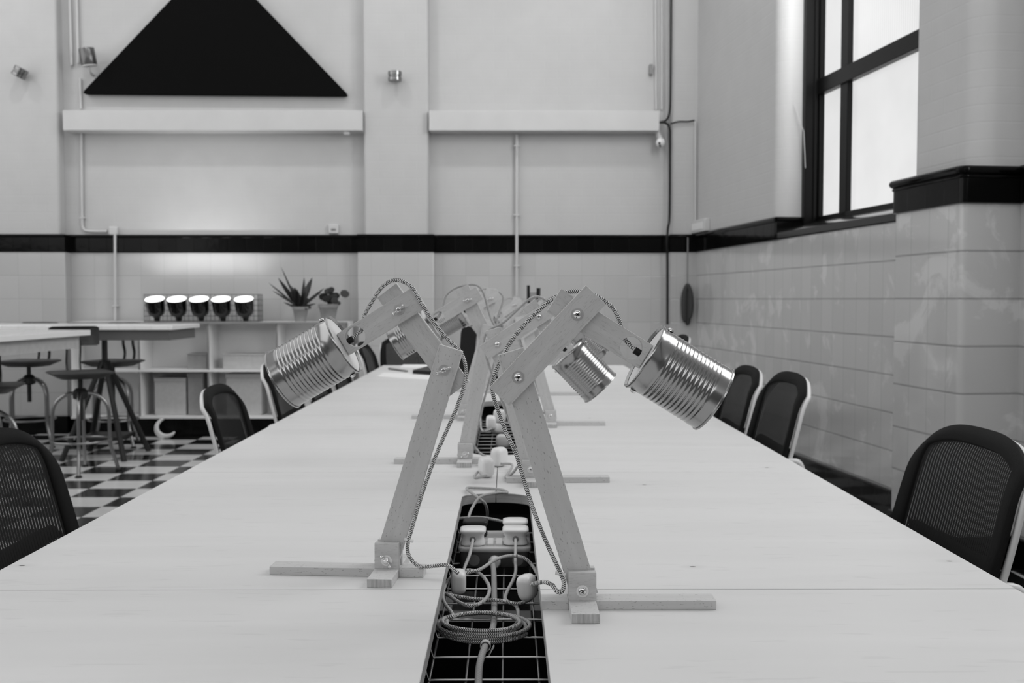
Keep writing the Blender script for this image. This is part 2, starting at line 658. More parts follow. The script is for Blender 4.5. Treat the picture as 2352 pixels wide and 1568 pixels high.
def rrect(w, d, r, n=5):
    out = []
    for cx, cy, a0 in ((w / 2 - r, d / 2 - r, 0), (-w / 2 + r, d / 2 - r, 90), (-w / 2 + r, -d / 2 + r, 180), (w / 2 - r, -d / 2 + r, 270)):
        for k in range(n + 1):
            a = math.radians(a0 + 90 * k / n)
            out.append((cx + r * math.cos(a), cy + r * math.sin(a)))
    return out


# ------------------------------------------------------------------ room shell
YB = 8.92                                     # end wall
WX, WK = 1.658, -0.1246                       # corner with the skewed side wall and its drift
DZ0, DZ1 = 1.606, 1.758                       # black dado band

MB().lim(-8, 4, -6, 9.4, -0.1, 0.0).build('floor', m_floor, smooth=0)
struct(bpy.data.objects['floor'])
struct(MB().lim(-8, 4.2, -6, 9.4, 5.2, 5.3).build('ceiling', m_ceil, smooth=0))
struct(MB().lim(-6.1, -6.0, -6, 9.3, 0, 5.2).build('wall_left', m_white, smooth=0))
struct(MB().lim(-6.0, 4.2, -5.1, -5.0, 0, 5.2).build('wall_front', plain('rear_wall_paint', 0.30, 0.7), smooth=0))

# end wall: painted brick above the dado, glazed tile below; shallow piers
PIER = [(-6.0, -3.89), (-1.316, -0.646), (1.435, 1.75)]      # lower
PIERU = [(-6.0, -3.93), (-1.26, -0.69), (1.44, 1.75)]        # upper
PD = 0.11
up = MB().lim(-6.0, 1.80, YB, YB + 0.3, DZ0, 5.2)
for a, b in PIERU:
    up.lim(a, b, YB - PD, YB + 0.01, DZ0 + 0.05, 5.2)
wb = struct(up.build('wall_back', m_paint, bevel=0.02, bseg=3))
lo = MB().lim(-6.0, 1.80, YB, YB + 0.3, 0, DZ0)
for a, b in PIER:
    lo.lim(a, b, YB - PD - 0.01, YB + 0.01, 0, DZ0)
struct(lo.build('wall_back_tiles', m_tile_back, bevel=0.006))
dd = MB().lim(-6.0, 1.80, YB - 0.014, YB + 0.01, DZ0, DZ1)
dd.tube([(-6.0, YB - 0.012, DZ1 - 0.01), (1.72, YB - 0.012, DZ1 - 0.01)], 0.014, 10)
for a, b in PIER:
    dd.lim(a - 0.004, b + 0.004, YB - PD - 0.016, YB + 0.01, DZ0 - 0.002, DZ1 - 0.006)
    dd.tube([(a - 0.004, YB - PD - 0.014, DZ1 - 0.012), (b + 0.004, YB - PD - 0.014, DZ1 - 0.012)], 0.014, 10)
struct(dd.build('trim_1', m_dado))
bb = MB().lim(-6.0, 1.80, YB - 0.02, YB + 0.01, 0, 0.155)
for a, b in PIER:
    bb.lim(a - 0.004, b + 0.004, YB - PD - 0.03, YB + 0.01, 0, 0.155)
struct(bb.build('baseboard_back', m_dado))

# boxed beams
for i, (xa, xb) in enumerate(((-3.865, -1.262), (-0.682, 1.328))):
    b_ = MB().lim(xa, xb, YB - 0.17, YB + 0.01, 2.655, 2.83)
    struct(b_.build('trim_%d' % (i + 2), m_white, bevel=0.004))

# skewed side wall, local x runs from the far corner towards the viewer, local y points out of the room
wl = math.hypot(WK, 1)
wdir = Vector((-WK / wl, -1 / wl, 0))
WROT = math.atan2(wdir.y, wdir.x)
WM = Matrix.Translation((WX, YB, 0)) @ Matrix.Rotation(WROT, 4, 'Z')
WN = WM.to_3x3() @ Vector((0, 1, 0))


def swall(px, py, off=0.0):
    """pixel on the side wall plane shifted outward by off -> local (s, z)"""
    p = on_plane(px, py, WM @ Vector((0, off, 0)), WN)
    q = WM.inverted() @ p
    return q.x, q.z


def side(o):
    o.matrix_basis = WM
    return struct(o)


sj = swall(1787, 500)[0]                 # far jamb of the window
PO = -0.27                               # how far the near pier stands into the room
sp0, sp1 = swall(2051, 600, PO)[0], swall(2209, 600, PO)[0]
s_end = 14.0
st = sp0 + 0.04
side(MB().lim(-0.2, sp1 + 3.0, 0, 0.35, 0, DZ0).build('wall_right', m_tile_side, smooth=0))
side(MB().lim(sp1 + 3.0, s_end, 0, 0.35, 0, 5.2).build('wall_right_far_end', m_white, smooth=0))
# pier, tiled part with a rounded near arris
R = 0.03


def pier_ring(s0, s1, y, r, z, yb=0.05, n=8):
    pts = [(s0, yb, z), (s0, y + r, z)]
    pts += [(s0 + r - r * math.cos(a), y + r - r * math.sin(a), z) for a in [PI / 2 * k / n for k in range(1, n + 1)]]
    pts += [(s1 - r + r * math.sin(a), y + r - r * math.cos(a), z) for a in [PI / 2 * k / n for k in range(0, n + 1)]]
    pts += [(s1, yb, z)]
    return pts


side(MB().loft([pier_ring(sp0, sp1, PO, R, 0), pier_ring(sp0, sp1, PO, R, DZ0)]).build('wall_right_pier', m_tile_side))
side(MB().loft([pier_ring(sp0 + 0.05, sp1 + 0.02, PO + 0.045, 0.10, DZ1 - 0.02, 0.2, 12), pier_ring(sp0 + 0.05, sp1 + 0.02, PO + 0.045, 0.10, 5.2, 0.2, 12)]).build('wall_right_column', m_paint))
# upper wall of the far bay with a big bullnose into the window reveal
RV = 0.17
rr_ = 0.10


def jamb_ring(z):
    pts = [(-0.2, 0, z)]
    pts += [(sj - rr_ + rr_ * math.sin(a), rr_ - rr_ * math.cos(a), z) for a in [PI / 2 * k / 12 for k in range(13)]]
    pts += [(sj, 0.35, z), (-0.2, 0.35, z)]
    return pts


side(MB().loft([jamb_ring(DZ0), jamb_ring(5.2)]).build('wall_right_upper', m_paint))
side(MB().lim(sp1 - 0.1, sp1 + 0.75, 0.0, 0.35, DZ0, 5.2).build('wall_right_upper_near', m_paint))
side(MB().lim(sp1 + 0.6, sp1 + 3.0, 0.0, 0.35, 4.6, 5.2).build('wall_right_lintel', m_paint))
side(MB().lim(sj - 0.1, sp1, 0.0, 0.35, 4.75, 5.2).build('wall_right_lintel_far', m_paint))
side(MB().lim(sp1 + 2.6, sp1 + 3.0, 0.0, 0.35, DZ0, 4.6).build('wall_right_upper_end', m_paint))
# dado along the far bay, its return, the pier's and the near bay's
cap = lambda mb, pts: mb.tube(pts, 0.02, 10)
d2 = MB().lim(-0.05, sj, -0.015, 0.03, DZ0, DZ1)
cap(d2, [(-0.05, -0.012, DZ1 - 0.012), (sj, -0.012, DZ1 - 0.012)])
cap(d2, [(sj, -0.012, DZ1 - 0.012), (sj, 0.18, DZ1 - 0.012)])
d2.lim(sj - 0.03, sj + 0.012, -0.015, 0.2, DZ0, DZ1)
side(d2.build('trim_4', m_dado))
d3 = MB().loft([pier_ring(sp0 - 0.006, sp1 + 0.012, PO - 0.012, R, DZ0 - 0.001), pier_ring(sp0 - 0.006, sp1 + 0.012, PO - 0.012, R, DZ1 - 0.004)])
for zz, rr2, ex in ((DZ1 - 0.013, 0.018, 0.004), (DZ1 - 0.040, 0.007, 0.0)):
    d3.tube([Vector(p) for p in pier_ring(sp0 - 0.006, sp1 + 0.012 + ex, PO - 0.012 - ex, R, zz)], rr2, 10)
side(d3.build('trim_5', m_dado))
d4 = MB().lim(sp1 - 0.02, s_end, -0.015, 0.03, DZ0, DZ1)
cap(d4, [(sp1 - 0.02, -0.012, DZ1 - 0.012), (s_end, -0.012, DZ1 - 0.012)])
side(d4.build('trim_6', m_dado))
b2 = MB().lim(-0.1, s_end, -0.02, 0.02, 0, 0.15)
b2.loft([pier_ring(sp0 - 0.012, sp1 + 0.012, PO - 0.015, R, 0), pier_ring(sp0 - 0.012, sp1 + 0.012, PO - 0.015, R, 0.15)])
side(b2.build('baseboard_right', m_dado, bevel=0.006))

# ------------------------------------------------------------------ the tall window
GY = 0.30                                # glass plane, outward of the wall face
win = bpy.data.objects.new('window_1', None)
COL.objects.link(win)
win.matrix_basis = WM
struct(win)
gs0 = swall(1889, 400, GY)[0]
gm0, gm1 = swall(1940, 300, GY)[0], swall(1957, 300, GY)[0]
ge = gm1 + 1.55
gz0, gzt0, gzt1, gz1 = 1.765, 2.605, 2.71, 4.55
fr = MB()
fr.lim(sj - 0.01, gs0, RV, GY + 0.02, 1.70, 4.75)                 # deep box lining of the far jamb
fr.lim(sj + 0.03, gs0 + 0.012, GY - 0.07, GY - 0.045, 1.70, 4.75)
fr.lim(gs0 - 0.02, gs0 + 0.02, GY - 0.035, GY + 0.03, gz0 - 0.05, gz1 + 0.2)
fr.lim(gm0, gm1, GY - 0.035, GY + 0.03, gz0 - 0.05, gz1)
fr.lim(gs0, ge, GY - 0.05, GY + 0.03, gzt0, gzt1)
fr.lim(gs0, ge, GY - 0.035, GY + 0.03, gz0 - 0.05, gz0)
fr.lim(gs0, ge, GY - 0.035, GY + 0.03, gz1, gz1 + 0.2)
fr.lim(ge, ge + 0.08, RV, GY + 0.03, gz0 - 0.05, gz1 + 0.2)
struct(fr.build('window_frame', m_winblack, win, bevel=0.004))
for a, b, c, d, mm in ((gs0 + 0.02, gm0, gz0, gzt0, m_pane), (gm1, ge, gz0, gzt0, m_pane), (gs0 + 0.02, gm0, gzt1, gz1, m_pane2), (gm1, ge, gzt1, gz1, m_pane2)):
    struct(MB().lim(a, b, GY, GY + 0.006, c, d).build('pane', mm, win))
# sloping black tile sill
sl = MB().prism([(-0.012, 1.612), (-0.012, 1.652), (0.0, 1.66), (GY - 0.03, 1.735), (GY + 0.02, 1.735), (GY + 0.02, 1.612)], 0, 1)
sl.v = [Vector((sj - 0.005 + p.y * (sp1 - sj), p.x, p.z)) for p in sl.v]
struct(sl.build('window_sill', plain('black_sill_tile', 0.010, 0.16, noise=0.3, nscale=9), win))
# sash cord hanging beside the frame
sc_ = MB().tube([Vector((sj + 0.02, 0.10, 2.55)), Vector((sj + 0.05, 0.16, 2.35)), Vector((sj + 0.06, 0.17, 2.1))], 0.0025, 6)
struct(sc_.build('sash_cord', m_white, win))

# ------------------------------------------------------------------ benches
TX0, TX1 = -0.825, 0.774
TC = (TX0 + TX1) / 2
SW = 0.075
SEAMS = [0.469, 1.494, 2.519, 3.544, 4.569, 5.594, 6.619]
BT = 0.022


def board(mb, sx, y0, y1, slot_at_far):
    """one board: outer edge, notch for half of the cable slot"""
    xo = TX0 if sx < 0 else TX1
    g_ = 0.0008
    xs = TC + sx * SW
    xc = TC + sx * 0.0006
    sl_ = 0.749
    r = 0.075
    n = 8
    arc = []
    if slot_at_far:     # slot occupies y1-sl .. y1
        ys = y1 - sl_
        pts = [(xo, y0 + g_), (xo, y1 - g_), (xs, y1 - g_), (xs, ys + r * 0.6)]
        arc = [(xc + sx * (SW) * math.cos(a), ys + r * 0.6 - r * 0.6 * math.sin(a)) for a in [PI / 2 * k / n for k in range(1, n + 1)]]
        pts += arc + [(xc, y0 + g_)]
    else:
        ys = y0 + sl_
        pts = [(xo, y1 - g_), (xo, y0 + g_), (xs, y0 + g_), (xs, ys - r * 0.6)]
        arc = [(xc + sx * (SW) * math.cos(a), ys - r * 0.6 + r * 0.6 * math.sin(a)) for a in [PI / 2 * k / n for k in range(1, n + 1)]]
        pts += arc + [(xc, y1 - g_)]
    a = [Vector((p[0], p[1], TZ - BT)) for p in pts]
    b = [Vector((p[0], p[1], TZ)) for p in pts]
    mb.loft([a, b])
    return mb


bench_labels = ['nearest pale plywood bench table, carrying the two large tin-can lamps',
                'middle pale plywood bench table, between the nearest one and the far one',
                'farthest pale plywood bench table, with papers on it, by the end wall']
for u in range(3):
    y0, ym, y1 = SEAMS[2 * u], SEAMS[2 * u + 1], SEAMS[2 * u + 2]
    root = thing('bench_table', (TC, ym, 0), bench_labels[u], 'table', 'plywood bench tables')
    for sx in (-1, 1):
        for (a, b, far) in ((y0, ym, True), (ym, y1, False)):
            mb = board(MB(), sx, a, b, far)
            # local grain across the bench: object rotated so that local x runs along the board
            mb.build('tabletop', m_ply, root, smooth=25, bevel=0.0012, world=True, mats=[m_plyedge], fmat=lambda p: 0 if abs(p.normal.z) > 0.5 else 1)
    for x in (TC - 0.27, TC + 0.27):
        for y in (y0 + 0.1, y1 - 0.1):
            MB().lim(x - 0.025, x + 0.025, y - 0.025, y + 0.025, 0, TZ - BT - 0.06).build('leg', m_darksteel, root, world=True, bevel=0.003)
    for y in (y0 + 0.1, y1 - 0.1):
        MB().lim(TX0 + 0.08, TX1 - 0.08, y - 0.025, y + 0.025, TZ - BT - 0.06, TZ - BT).build('frame_rail', m_darksteel, root, world=True)

# wire cable trays under the slots
TRZ = 0.66
tray_labels = ['zinc wire cable tray under the slot between the two nearest lamps', 'zinc wire cable tray under the slot in the middle bench table', 'zinc wire cable tray under the slot in the farthest bench table']
for u in range(3):
    ym = SEAMS[2 * u + 1]
    root = thing('cable_tray', (TC, ym, TRZ), tray_labels[u], 'cable tray', 'wire cable trays')
    w1, w2 = MB(), MB()
    xs = [-0.1085, -0.0575, -0.0065, 0.0445, 0.0955]
    for x in xs:
        w1.tube([(x - TC, -0.74, 0), (x - TC, 0.74, 0)], 0.0018, 8)
    k0 = 1.531 + (ym - 1.494)
    yy = k0 - 0.0867 * 9
    while yy < ym + 0.74:
        if yy > ym - 0.74:
            w2.tube([(xs[0] - TC - 0.02, yy - ym, 0.064), (xs[0] - TC, yy - ym, 0.0032), (xs[-1] - TC, yy - ym, 0.0032), (xs[-1] - TC + 0.02, yy - ym, 0.064)], 0.0018, 8)
        yy += 0.0867
    for x in (xs[0] - TC - 0.02, xs[-1] - TC + 0.02):
        w1.tube([(x, -0.74, 0.066), (x, 0.74, 0.066)], 0.0018, 8)
    w1.build('long_wires', m_wire, root)
    w2.build('cross_wires', m_wire, root)
    # dark panel added below the trays only to keep the slot black
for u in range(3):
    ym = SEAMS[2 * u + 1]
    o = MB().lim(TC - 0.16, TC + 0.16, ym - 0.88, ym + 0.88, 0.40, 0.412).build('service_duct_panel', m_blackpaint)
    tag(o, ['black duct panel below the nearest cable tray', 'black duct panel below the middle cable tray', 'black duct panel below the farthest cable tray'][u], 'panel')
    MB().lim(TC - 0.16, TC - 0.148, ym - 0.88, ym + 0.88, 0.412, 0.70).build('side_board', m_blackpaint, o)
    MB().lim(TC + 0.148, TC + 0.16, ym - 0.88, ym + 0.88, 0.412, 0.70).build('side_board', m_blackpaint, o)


# ------------------------------------------------------------------ tin-can lamps
AW, AT = 0.0385, 0.0118          # arm width and thickness
LY = 0.0124                      # layer pitch


def arm_mesh(L, e0, e1, hole=None):
    h, t = AW / 2, AT / 2
    mb = MB()
    if hole is None:
        return mb.lim(-e0, L + e1, -t, t, -h, h)
    hx, r = hole
    x0, x1 = -e0, L + e1
    ang = [2 * PI * k / 32 for k in range(32)] + [math.atan2(zz, xx - hx) % (2 * PI) for xx in (x0, x1) for zz in (-h, h)]
    out, ci = [], []
    for a in sorted(ang):
        c, s_ = math.cos(a), math.sin(a)
        k = min(((x1 - hx) / c if c > 1e-9 else 1e9), ((x0 - hx) / c if c < -1e-9 else 1e9), (h / abs(s_) if abs(s_) > 1e-9 else 1e9))
        out.append((hx + k * c, k * s_))
        ci.append((hx + r * c, r * s_))
    rings = [[Vector((p[0], y, p[1])) for p in ring] for ring, y in ((out, -t), (ci, -t), (ci, t), (out, t))]
    n = len(out)
    for ring in rings:
        mb.v += ring
    for i in range(4):
        for j in range(n):
            mb.f.append((i * n + j, i * n + (j + 1) % n, ((i + 1) % 4) * n + (j + 1) % n, ((i + 1) % 4) * n + j))
    return mb


def can_parts(parent, loc, ax, az, L=0.118, R=0.0495, turn=0.0):
    th = math.atan2(ax, az)
    prof = [(R - 0.0012, 0.003), (R + 0.0012, -0.0005), (R + 0.0020, 0.0012), (R + 0.0018, 0.0036), (R, 0.0055), (R, 0.021)]
    nr = 12
    for k in range(nr * 8 + 1):
        z = 0.022 + 0.078 * k / (nr * 8)
        prof.append((R - 0.0007 * (0.5 - 0.5 * math.cos(2 * PI * k / 8)), z))
    prof += [(R, 0.102), (R, L - 0.004), (R + 0.0016, L - 0.003), (R + 0.0018, L - 0.0008), (R + 0.0006, L), (R - 0.001, L - 0.001)]
    prof += [(R - 0.0014, L - 0.01), (R - 0.0022, 0.006)]
    sh = MB().lathe(prof, 72, None, False, False).build('lamp_shade', m_tin, parent, smooth=50)
    sh.location = loc
    sh.rotation_euler = (0, th, 0)
    MB().lathe([(R - 0.0016, 0.0036), (R - 0.0016, 0.0052)], 48).build('lid', m_lid, sh, smooth=30)
    MB().lathe([(0.017, 0.006), (0.017, 0.035), (0.012, 0.038), (0.013, 0.045), (0.024, 0.062), (0.029, 0.078), (0.024, 0.094), (0.008, 0.101)], 24).build('bulb', m_plug, sh, smooth=60)
    for sgn in (1, -1):
        rv = MB().lathe([(0.0046, 0), (0.0046, 0.0016), (0.0036, 0.0034), (0.0016, 0.0042)], 16,
                        Matrix.Translation((sgn * R * math.cos(0.12), -R * math.sin(0.12), 0.0125)) @ Matrix.Rotation(sgn * PI / 2, 4, 'Y'))
        rv.build('rivet', m_chrome, sh)
    return sh


def screw(parent, x, z, y, kind, turn):
    """fastener on the face y (viewer side is -y): 'screw' or 'wing'"""
    M = Matrix.Translation((x, y, z)) @ Matrix.Rotation(PI / 2, 4, 'X')
    wv = MB().lathe([(0.0088, 0), (0.0088, 0.0009), (0.0060, 0.0010)], 28, M)
    if kind == 'screw':
        mb = MB().lathe([(0.0058, 0.0009), (0.0060, 0.0018), (0.0054, 0.0032), (0.0038, 0.0042), (0.0016, 0.0046)], 24, M)
        o = mb.build('screw_head', m_chrome, parent, smooth=60)
        MB().add(*boxes_rot(M, turn)).build('cross_slot', m_black, o)
    else:
        mb = MB().lathe([(0.0044, 0.0009), (0.0044, 0.006), (0.0034, 0.0085), (0.0022, 0.0088)], 20, M)
        for sg in (1, -1):
            Rm = M @ Matrix.Rotation(turn, 4, 'Z')
            pts = [Rm @ Vector(p) for p in ((sg * 0.0036, 0, 0.0035), (sg * 0.0066, 0, 0.0050), (sg * 0.0094, 0, 0.0078), (sg * 0.0112, 0, 0.0100))]
            mb.tube(cr(pts, 4), [0.0022, 0.0021, 0.002, 0.002, 0.002, 0.002, 0.0021, 0.0022, 0.0024, 0.0026, 0.0026, 0.002, 0.0012], 8)
        o = mb.build('wing_nut', m_chrome, parent, smooth=60)
    wv.build('washer', m_zinc, o, smooth=30)
    return o


def boxes_rot(M, turn):
    mb = MB()
    for a in (0, PI / 2):
        q = M @ Matrix.Rotation(turn + a, 4, 'Z')
        t = MB().box((0, 0, 0.0042), (0.0058, 0.0011, 0.0012))
        mb.add([q @ p for p in t.v], t.f)
    return mb.v, mb.f


def plug_mesh(s=1.0):
    """moulded mains plug: flanged top, narrow waist; z is the pull direction"""
    rings = []
    for w, d, z in ((0.042, 0.040, 0.0), (0.048, 0.046, 0.002), (0.047, 0.045, 0.006), (0.043, 0.039, 0.011), (0.043, 0.039, 0.020),
                    (0.050, 0.046, 0.025), (0.052, 0.048, 0.028), (0.050, 0.046, 0.031), (0.042, 0.038, 0.0325)):
        rings.append([Vector((x * s, y * s, z * s)) for x, y in rrect(w, d, 0.012, 5)])
    return MB().loft(rings)


def flex_plug(s=1.0):
    rings = []
    for e, z in ((-0.022, 0.0), (-0.010, 0.0015), (-0.003, 0.005), (0.0, 0.011), (0.0, 0.020), (-0.003, 0.026), (-0.010, 0.0305), (-0.022, 0.032)):
        rings.append([Vector((x * s, y * s, z * s)) for x, y in rrect(0.050 + e, 0.046 + e, 0.014 + e * 0.2, 5)])
    return MB().loft(rings)


def lamp(label, pivot, Yp, yaw, front, Lp, Up, lid, opn, sidex, cord=None, plug=None, turns=(0.5, 1.1, 0.2), wood2=False):
    p = on_y(pivot[0], pivot[1], Yp - 0.019)
    root = thing('desk_lamp', (p.x, Yp, TZ), label, 'lamp', 'tin-can desk lamps', yaw)
    RM = root.matrix_basis.copy()
    inv = RM.inverted()
    nrm = RM.to_3x3() @ Vector((0, 1, 0))

    def loc(px, py, yo):
        q = inv @ on_plane(px, py, RM @ Vector((0, yo, 0)), nrm)
        return Vector((q.x, yo, q.z))
    ymid = -LY if front == 'screw' else LY
    yfr = -LY - AT / 2 if front == 'screw' else -AT / 2
    B = loc(pivot[0], pivot[1], -LY - AT / 2)
    L_ = loc(*Lp, yfr)
    U_ = loc(*Up, yfr)
    lidc = loc(*lid, 0.0)
    opnc = loc(*opn, 0.0)
    bh = 0.0134
    bx = B.x
    # base
    MB().lim(bx - AW / 2, bx + AW / 2, -0.076, 0.076, 0, bh).build('base_foot', m_beech, root, bevel=0.0008, mats=[m_endgrain], fmat=lambda q: 1 if abs(q.normal.y) > 0.8 else 0)
    a, b = (bx + 0.19, bx + AW / 2) if sidex > 0 else (bx - 0.19, bx - AW / 2)
    MB().lim(min(a, b), max(a, b), -0.017, 0.017, 0, bh).build('crossbar', m_beech, root, bevel=0.0008)
    a, b = (bx - 0.058, bx - AW / 2) if sidex > 0 else (bx + 0.058, bx + AW / 2)
    MB().lim(min(a, b), max(a, b), -0.017, 0.017, 0, bh).build('crossbar', m_beech, root, bevel=0.0008)
    for yl in (-LY, LY):
        MB().lim(bx - AW / 2 - 0.0003, bx + AW / 2 + 0.0003, yl - AT / 2, yl + AT / 2, bh, bh + 0.041).build('base_plate', m_beech2, root, bevel=0.0008)

    def arm(name, p0, p1, e0, e1, y, mat, hole=None):
        d = Vector((p1.x - p0.x, 0, p1.z - p0.z))
        mb = arm_mesh(d.length, e0, e1, hole)
        o = mb.build(name, mat, root, bevel=0.0006)
        o.location = (p0.x, y, p0.z)
        o.rotation_euler = (0, -math.atan2(d.z, d.x), 0)
        return d
    arm('pole', Vector((bx, 0, max(B.z, bh + 0.018))), L_, 0.016, 0.037, 0.0, m_beech)
    arm('middle_arm', L_, U_, 0.038, 0.038, ymid, m_beech2)
    can_axis = (opnc - lidc).normalized()
    d = Vector((lidc.x - U_.x, 0, lidc.z - U_.z))
    hole_x = d.length - 0.022
    arm('head_arm', U_, lidc, 0.038, 0.002, 0.0, m_beech2 if not wood2 else m_beech, (hole_x, 0.0160))
    can_parts(root, (lidc.x, 0, lidc.z), can_axis.x, can_axis.z)
    # fasteners
    kind = 'screw' if front == 'screw' else 'wing'
    screw(root, bx, B.z, -LY - AT / 2, kind, turns[0])
    screw(root, L_.x, L_.z, yfr, kind, turns[1])
    screw(root, U_.x, U_.z, yfr, kind, turns[2])
    # flex
    ad = d.normalized()
    hc = Vector((U_.x, 0, U_.z)) + ad * hole_x
    gr = hc + ad * 0.0115
    up = Vector((-ad.z, 0, ad.x))
    if up.z < 0:
        up = -up
    gm = MB().cyl(hc + ad * 0.006, hc + ad * 0.016, 0.0052, 0.0052, 16)
    gm.build('grommet', m_black, root)
    if cord:
        pts = [gr, hc - ad * 0.004 + up * 0.003]
        pts += [loc(*c) for c in cord]
    else:
        s = 1 if sidex > 0 else -1
        md = (U_ - L_); md.y = 0; md.normalize()
        mo = Vector((-md.z, 0, md.x))
        if mo.x * s > 0:
            mo = -mo
        pd = (L_ - B); pd.y = 0; pd.normalize()
        po = Vector((-s, 0, 0))
        yb = 0.013
        U0, L0 = Vector((U_.x, yb, U_.z)), Vector((L_.x, yb, L_.z))
        pts = [gr, hc - ad * 0.004 + up * 0.004, hc - ad * 0.022 + up * 0.020 + Vector((0, 0.010, 0)), hc - ad * 0.05 + up * 0.042 + Vector((0, yb, 0)),
               U0 + up * 0.042 + mo * 0.004, U0 + mo * 0.045 + md * 0.015, L0 + md * 0.045 + mo * 0.034, L0 + mo * 0.034 - md * 0.01, L0 + po * 0.034 - pd * 0.05,
               Vector((bx, yb, 0.075)) + po * 0.026, Vector((bx, yb, 0.03)) + po * 0.034]
        if plug:
            q = inv @ on_z(plug[0], plug[1], TZ + 0.03)
            pts += [Vector((bx, yb, 0.007)) + po * 0.06, Vector((q.x - po.x * 0.03, q.y, 0.012)), Vector((q.x, q.y, 0.016))]
    MB().tube(cr(pts, 10), 0.0031, 12, uv=True).build('flex', m_braid, root, smooth=60)
    if cord:
        c0 = min(pts[2:], key=lambda q_: (q_ - Vector((bx, q_.y, 0.068))).length)
        MB().cyl(c0 + Vector((-0.007, 0, 0)), c0 + Vector((0.007, 0, -0.003)), 0.0026, 0.0026, 10).build('cord_tie', m_plug, root)
    if plug and not cord:
        o = flex_plug(1.0).build('plug', m_plug, root, smooth=60)
        tag(o, 'white mains plug')
        q = inv @ on_z(plug[0], plug[1], TZ + 0.02)
        o.location = (q.x - 0.016, q.y, 0.026)
        o.rotation_euler = (0.2, PI / 2, plug[2])
    return root, loc


# nearest lamp on the window side
lr, lr_loc = lamp('nearest tin-can lamp facing the window side, screw heads towards us', (1338, 1357), 1.409, 0.0, 'screw', (1190, 866), (1326, 722), (1479, 817), (1634, 913), 1,
                  cord=[(1428, 768, 0.009), (1424, 741, 0.014), (1408, 708, 0.014), (1370, 680, 0.013), (1320, 669, 0.013), (1276, 682, 0.012), (1228, 722, 0.012), (1180, 775, 0.013),
                        (1155, 818, 0.013), (1136, 862, 0.012), (1131, 898, 0.012), (1146, 948, 0.010), (1163, 995, 0.008), (1183, 1036, 0.006), (1197, 1080, 0.004), (1224, 1167, 0.002), (1254, 1243, -0.002), (1287, 1315, -0.006),
                        (1295, 1338, -0.010), (1291, 1357, -0.016), (1280, 1358, -0.018), (1268, 1343, -0.010), (1248, 1336, 0.0), (1222, 1342, 0.02)], turns=(0.6, 0.3, 0.9))
# nearest lamp on the stool side
ll, ll_loc = lamp('nearest tin-can lamp facing the stools side, wing nuts towards us', (888, 1287), 1.578, math.radians(-4.5), 'wing', (1020, 850), (917, 711), (792, 789), (651, 871), -1,
                  cord=[(831, 757, 0.004), (836, 728, 0.010), (850, 700, 0.0), (880, 657, -0.010), (912, 643, -0.012), (945, 659, -0.012), (970, 700, -0.010), (1000, 745, 0.004), (1030, 780, 0.014),
                        (1056, 806, 0.016), (1069, 838, 0.010), (1068, 880, 0.004), (1053, 925, -0.001), (1039, 960, -0.002), (1012, 1020, -0.004), (989, 1078, -0.005), (966, 1145, -0.006), (948, 1207, -0.008), (939, 1238, -0.009), (936, 1258, -0.010),
                        (942, 1281, -0.010), (965, 1300, -0.012), (1000, 1299, -0.018), (1028, 1298, -0.020), (1052, 1316, -0.03)], turns=(-0.9, -2.7, 0.7))
# second row
lamp('second tin-can lamp on the stools side, behind the nearest wing-nut lamp', (1068, 1044), 2.66, 0.0, 'wing', (1118, 778), (1074, 689), (992, 738), (903, 789), -1, plug=(1118, 1078, 0.6))
lamp('second tin-can lamp on the window side, can seen below the nearest lamp arm', (1219, 1077), 2.385, 0.02, 'screw', (1142, 790), (1237, 727), (1303, 810), (1375, 886), 1, plug=(1150, 1052, -0.5))
# third row
lamp('third tin-can lamp on the stools side, mostly behind the second one', (1064, 944), 3.66, 0.0, 'wing', (1118, 757), (1126, 686), (1062, 718), (1000, 755), -1, plug=(1128, 975, 0.3))
lamp('third tin-can lamp on the window side, its base beyond the nearest lamp pole', (1265, 955), 3.46, 0.0, 'screw', (1211, 757), (1275, 712), (1330, 760), (1385, 810), 1, plug=(1150, 960, 0.9))
# fourth row
lamp('farthest tin-can lamp on the stools side, only its looped flex showing', (1120, 890), 4.72, 0.0, 'wing', (1160, 748), (1182, 700), (1140, 730), (1098, 765), -1)
lamp('farthest tin-can lamp on the window side, only its crossbar end showing', (1238, 893), 4.55, 0.0, 'screw', (1196, 745), (1248, 708), (1290, 745), (1330, 785), 1)

# ------------------------------------------------------------------ the socket box, plugs and cables in the slot
bx0 = on_z(1052, 1265, 0.70)
bx1 = on_z(1220, 1265, 0.70)
sbw = bx1.x - bx0.x
sby = bx0.y
scx = (bx0.x + bx1.x) / 2
ZS = TRZ + 0.005
sock = thing('socket_box', (scx, sby + 0.073, ZS), 'grey four-gang socket box lying in the nearest cable tray', 'socket box')
r_ = [[Vector((x, y, z)) for x, y in rrect(sbw - 0.006 + e, 0.140 + e, 0.012)] for z, e in ((0, -0.006), (0.004, 0), (0.032, 0.0))]
MB().loft(r_).build('back_box', plain('grey_box_plastic', 0.10, 0.45), sock, smooth=50)
r_ = [[Vector((x, y, z)) for x, y in rrect(sbw + e, 0.147 + e, 0.014)] for z, e in ((0.032, -0.002), (0.033, 0), (0.039, 0.0), (0.041, -0.003))]
MB().loft(r_).build('face_plate', plain('pale_grey_plate', 0.55, 0.3), sock, smooth=50)
for x in (-0.0085, 0.0085):
    for y in (-0.048, -0.026):
        o = MB().box((x, y, 0.0435), (0.012, 0.017, 0.006), Matrix.Rotation(0.12, 3, 'X')).build('rocker_switch', m_plug, sock, bevel=0.001)
MB().lathe([(0.012, 0), (0.012, 0.010), (0.009, 0.016)], 20, Matrix.Translation((0.0, -0.07, 0.014)) @ Matrix.Rotation(PI / 2, 4, 'X')).build('cable_gland', m_plug, sock)
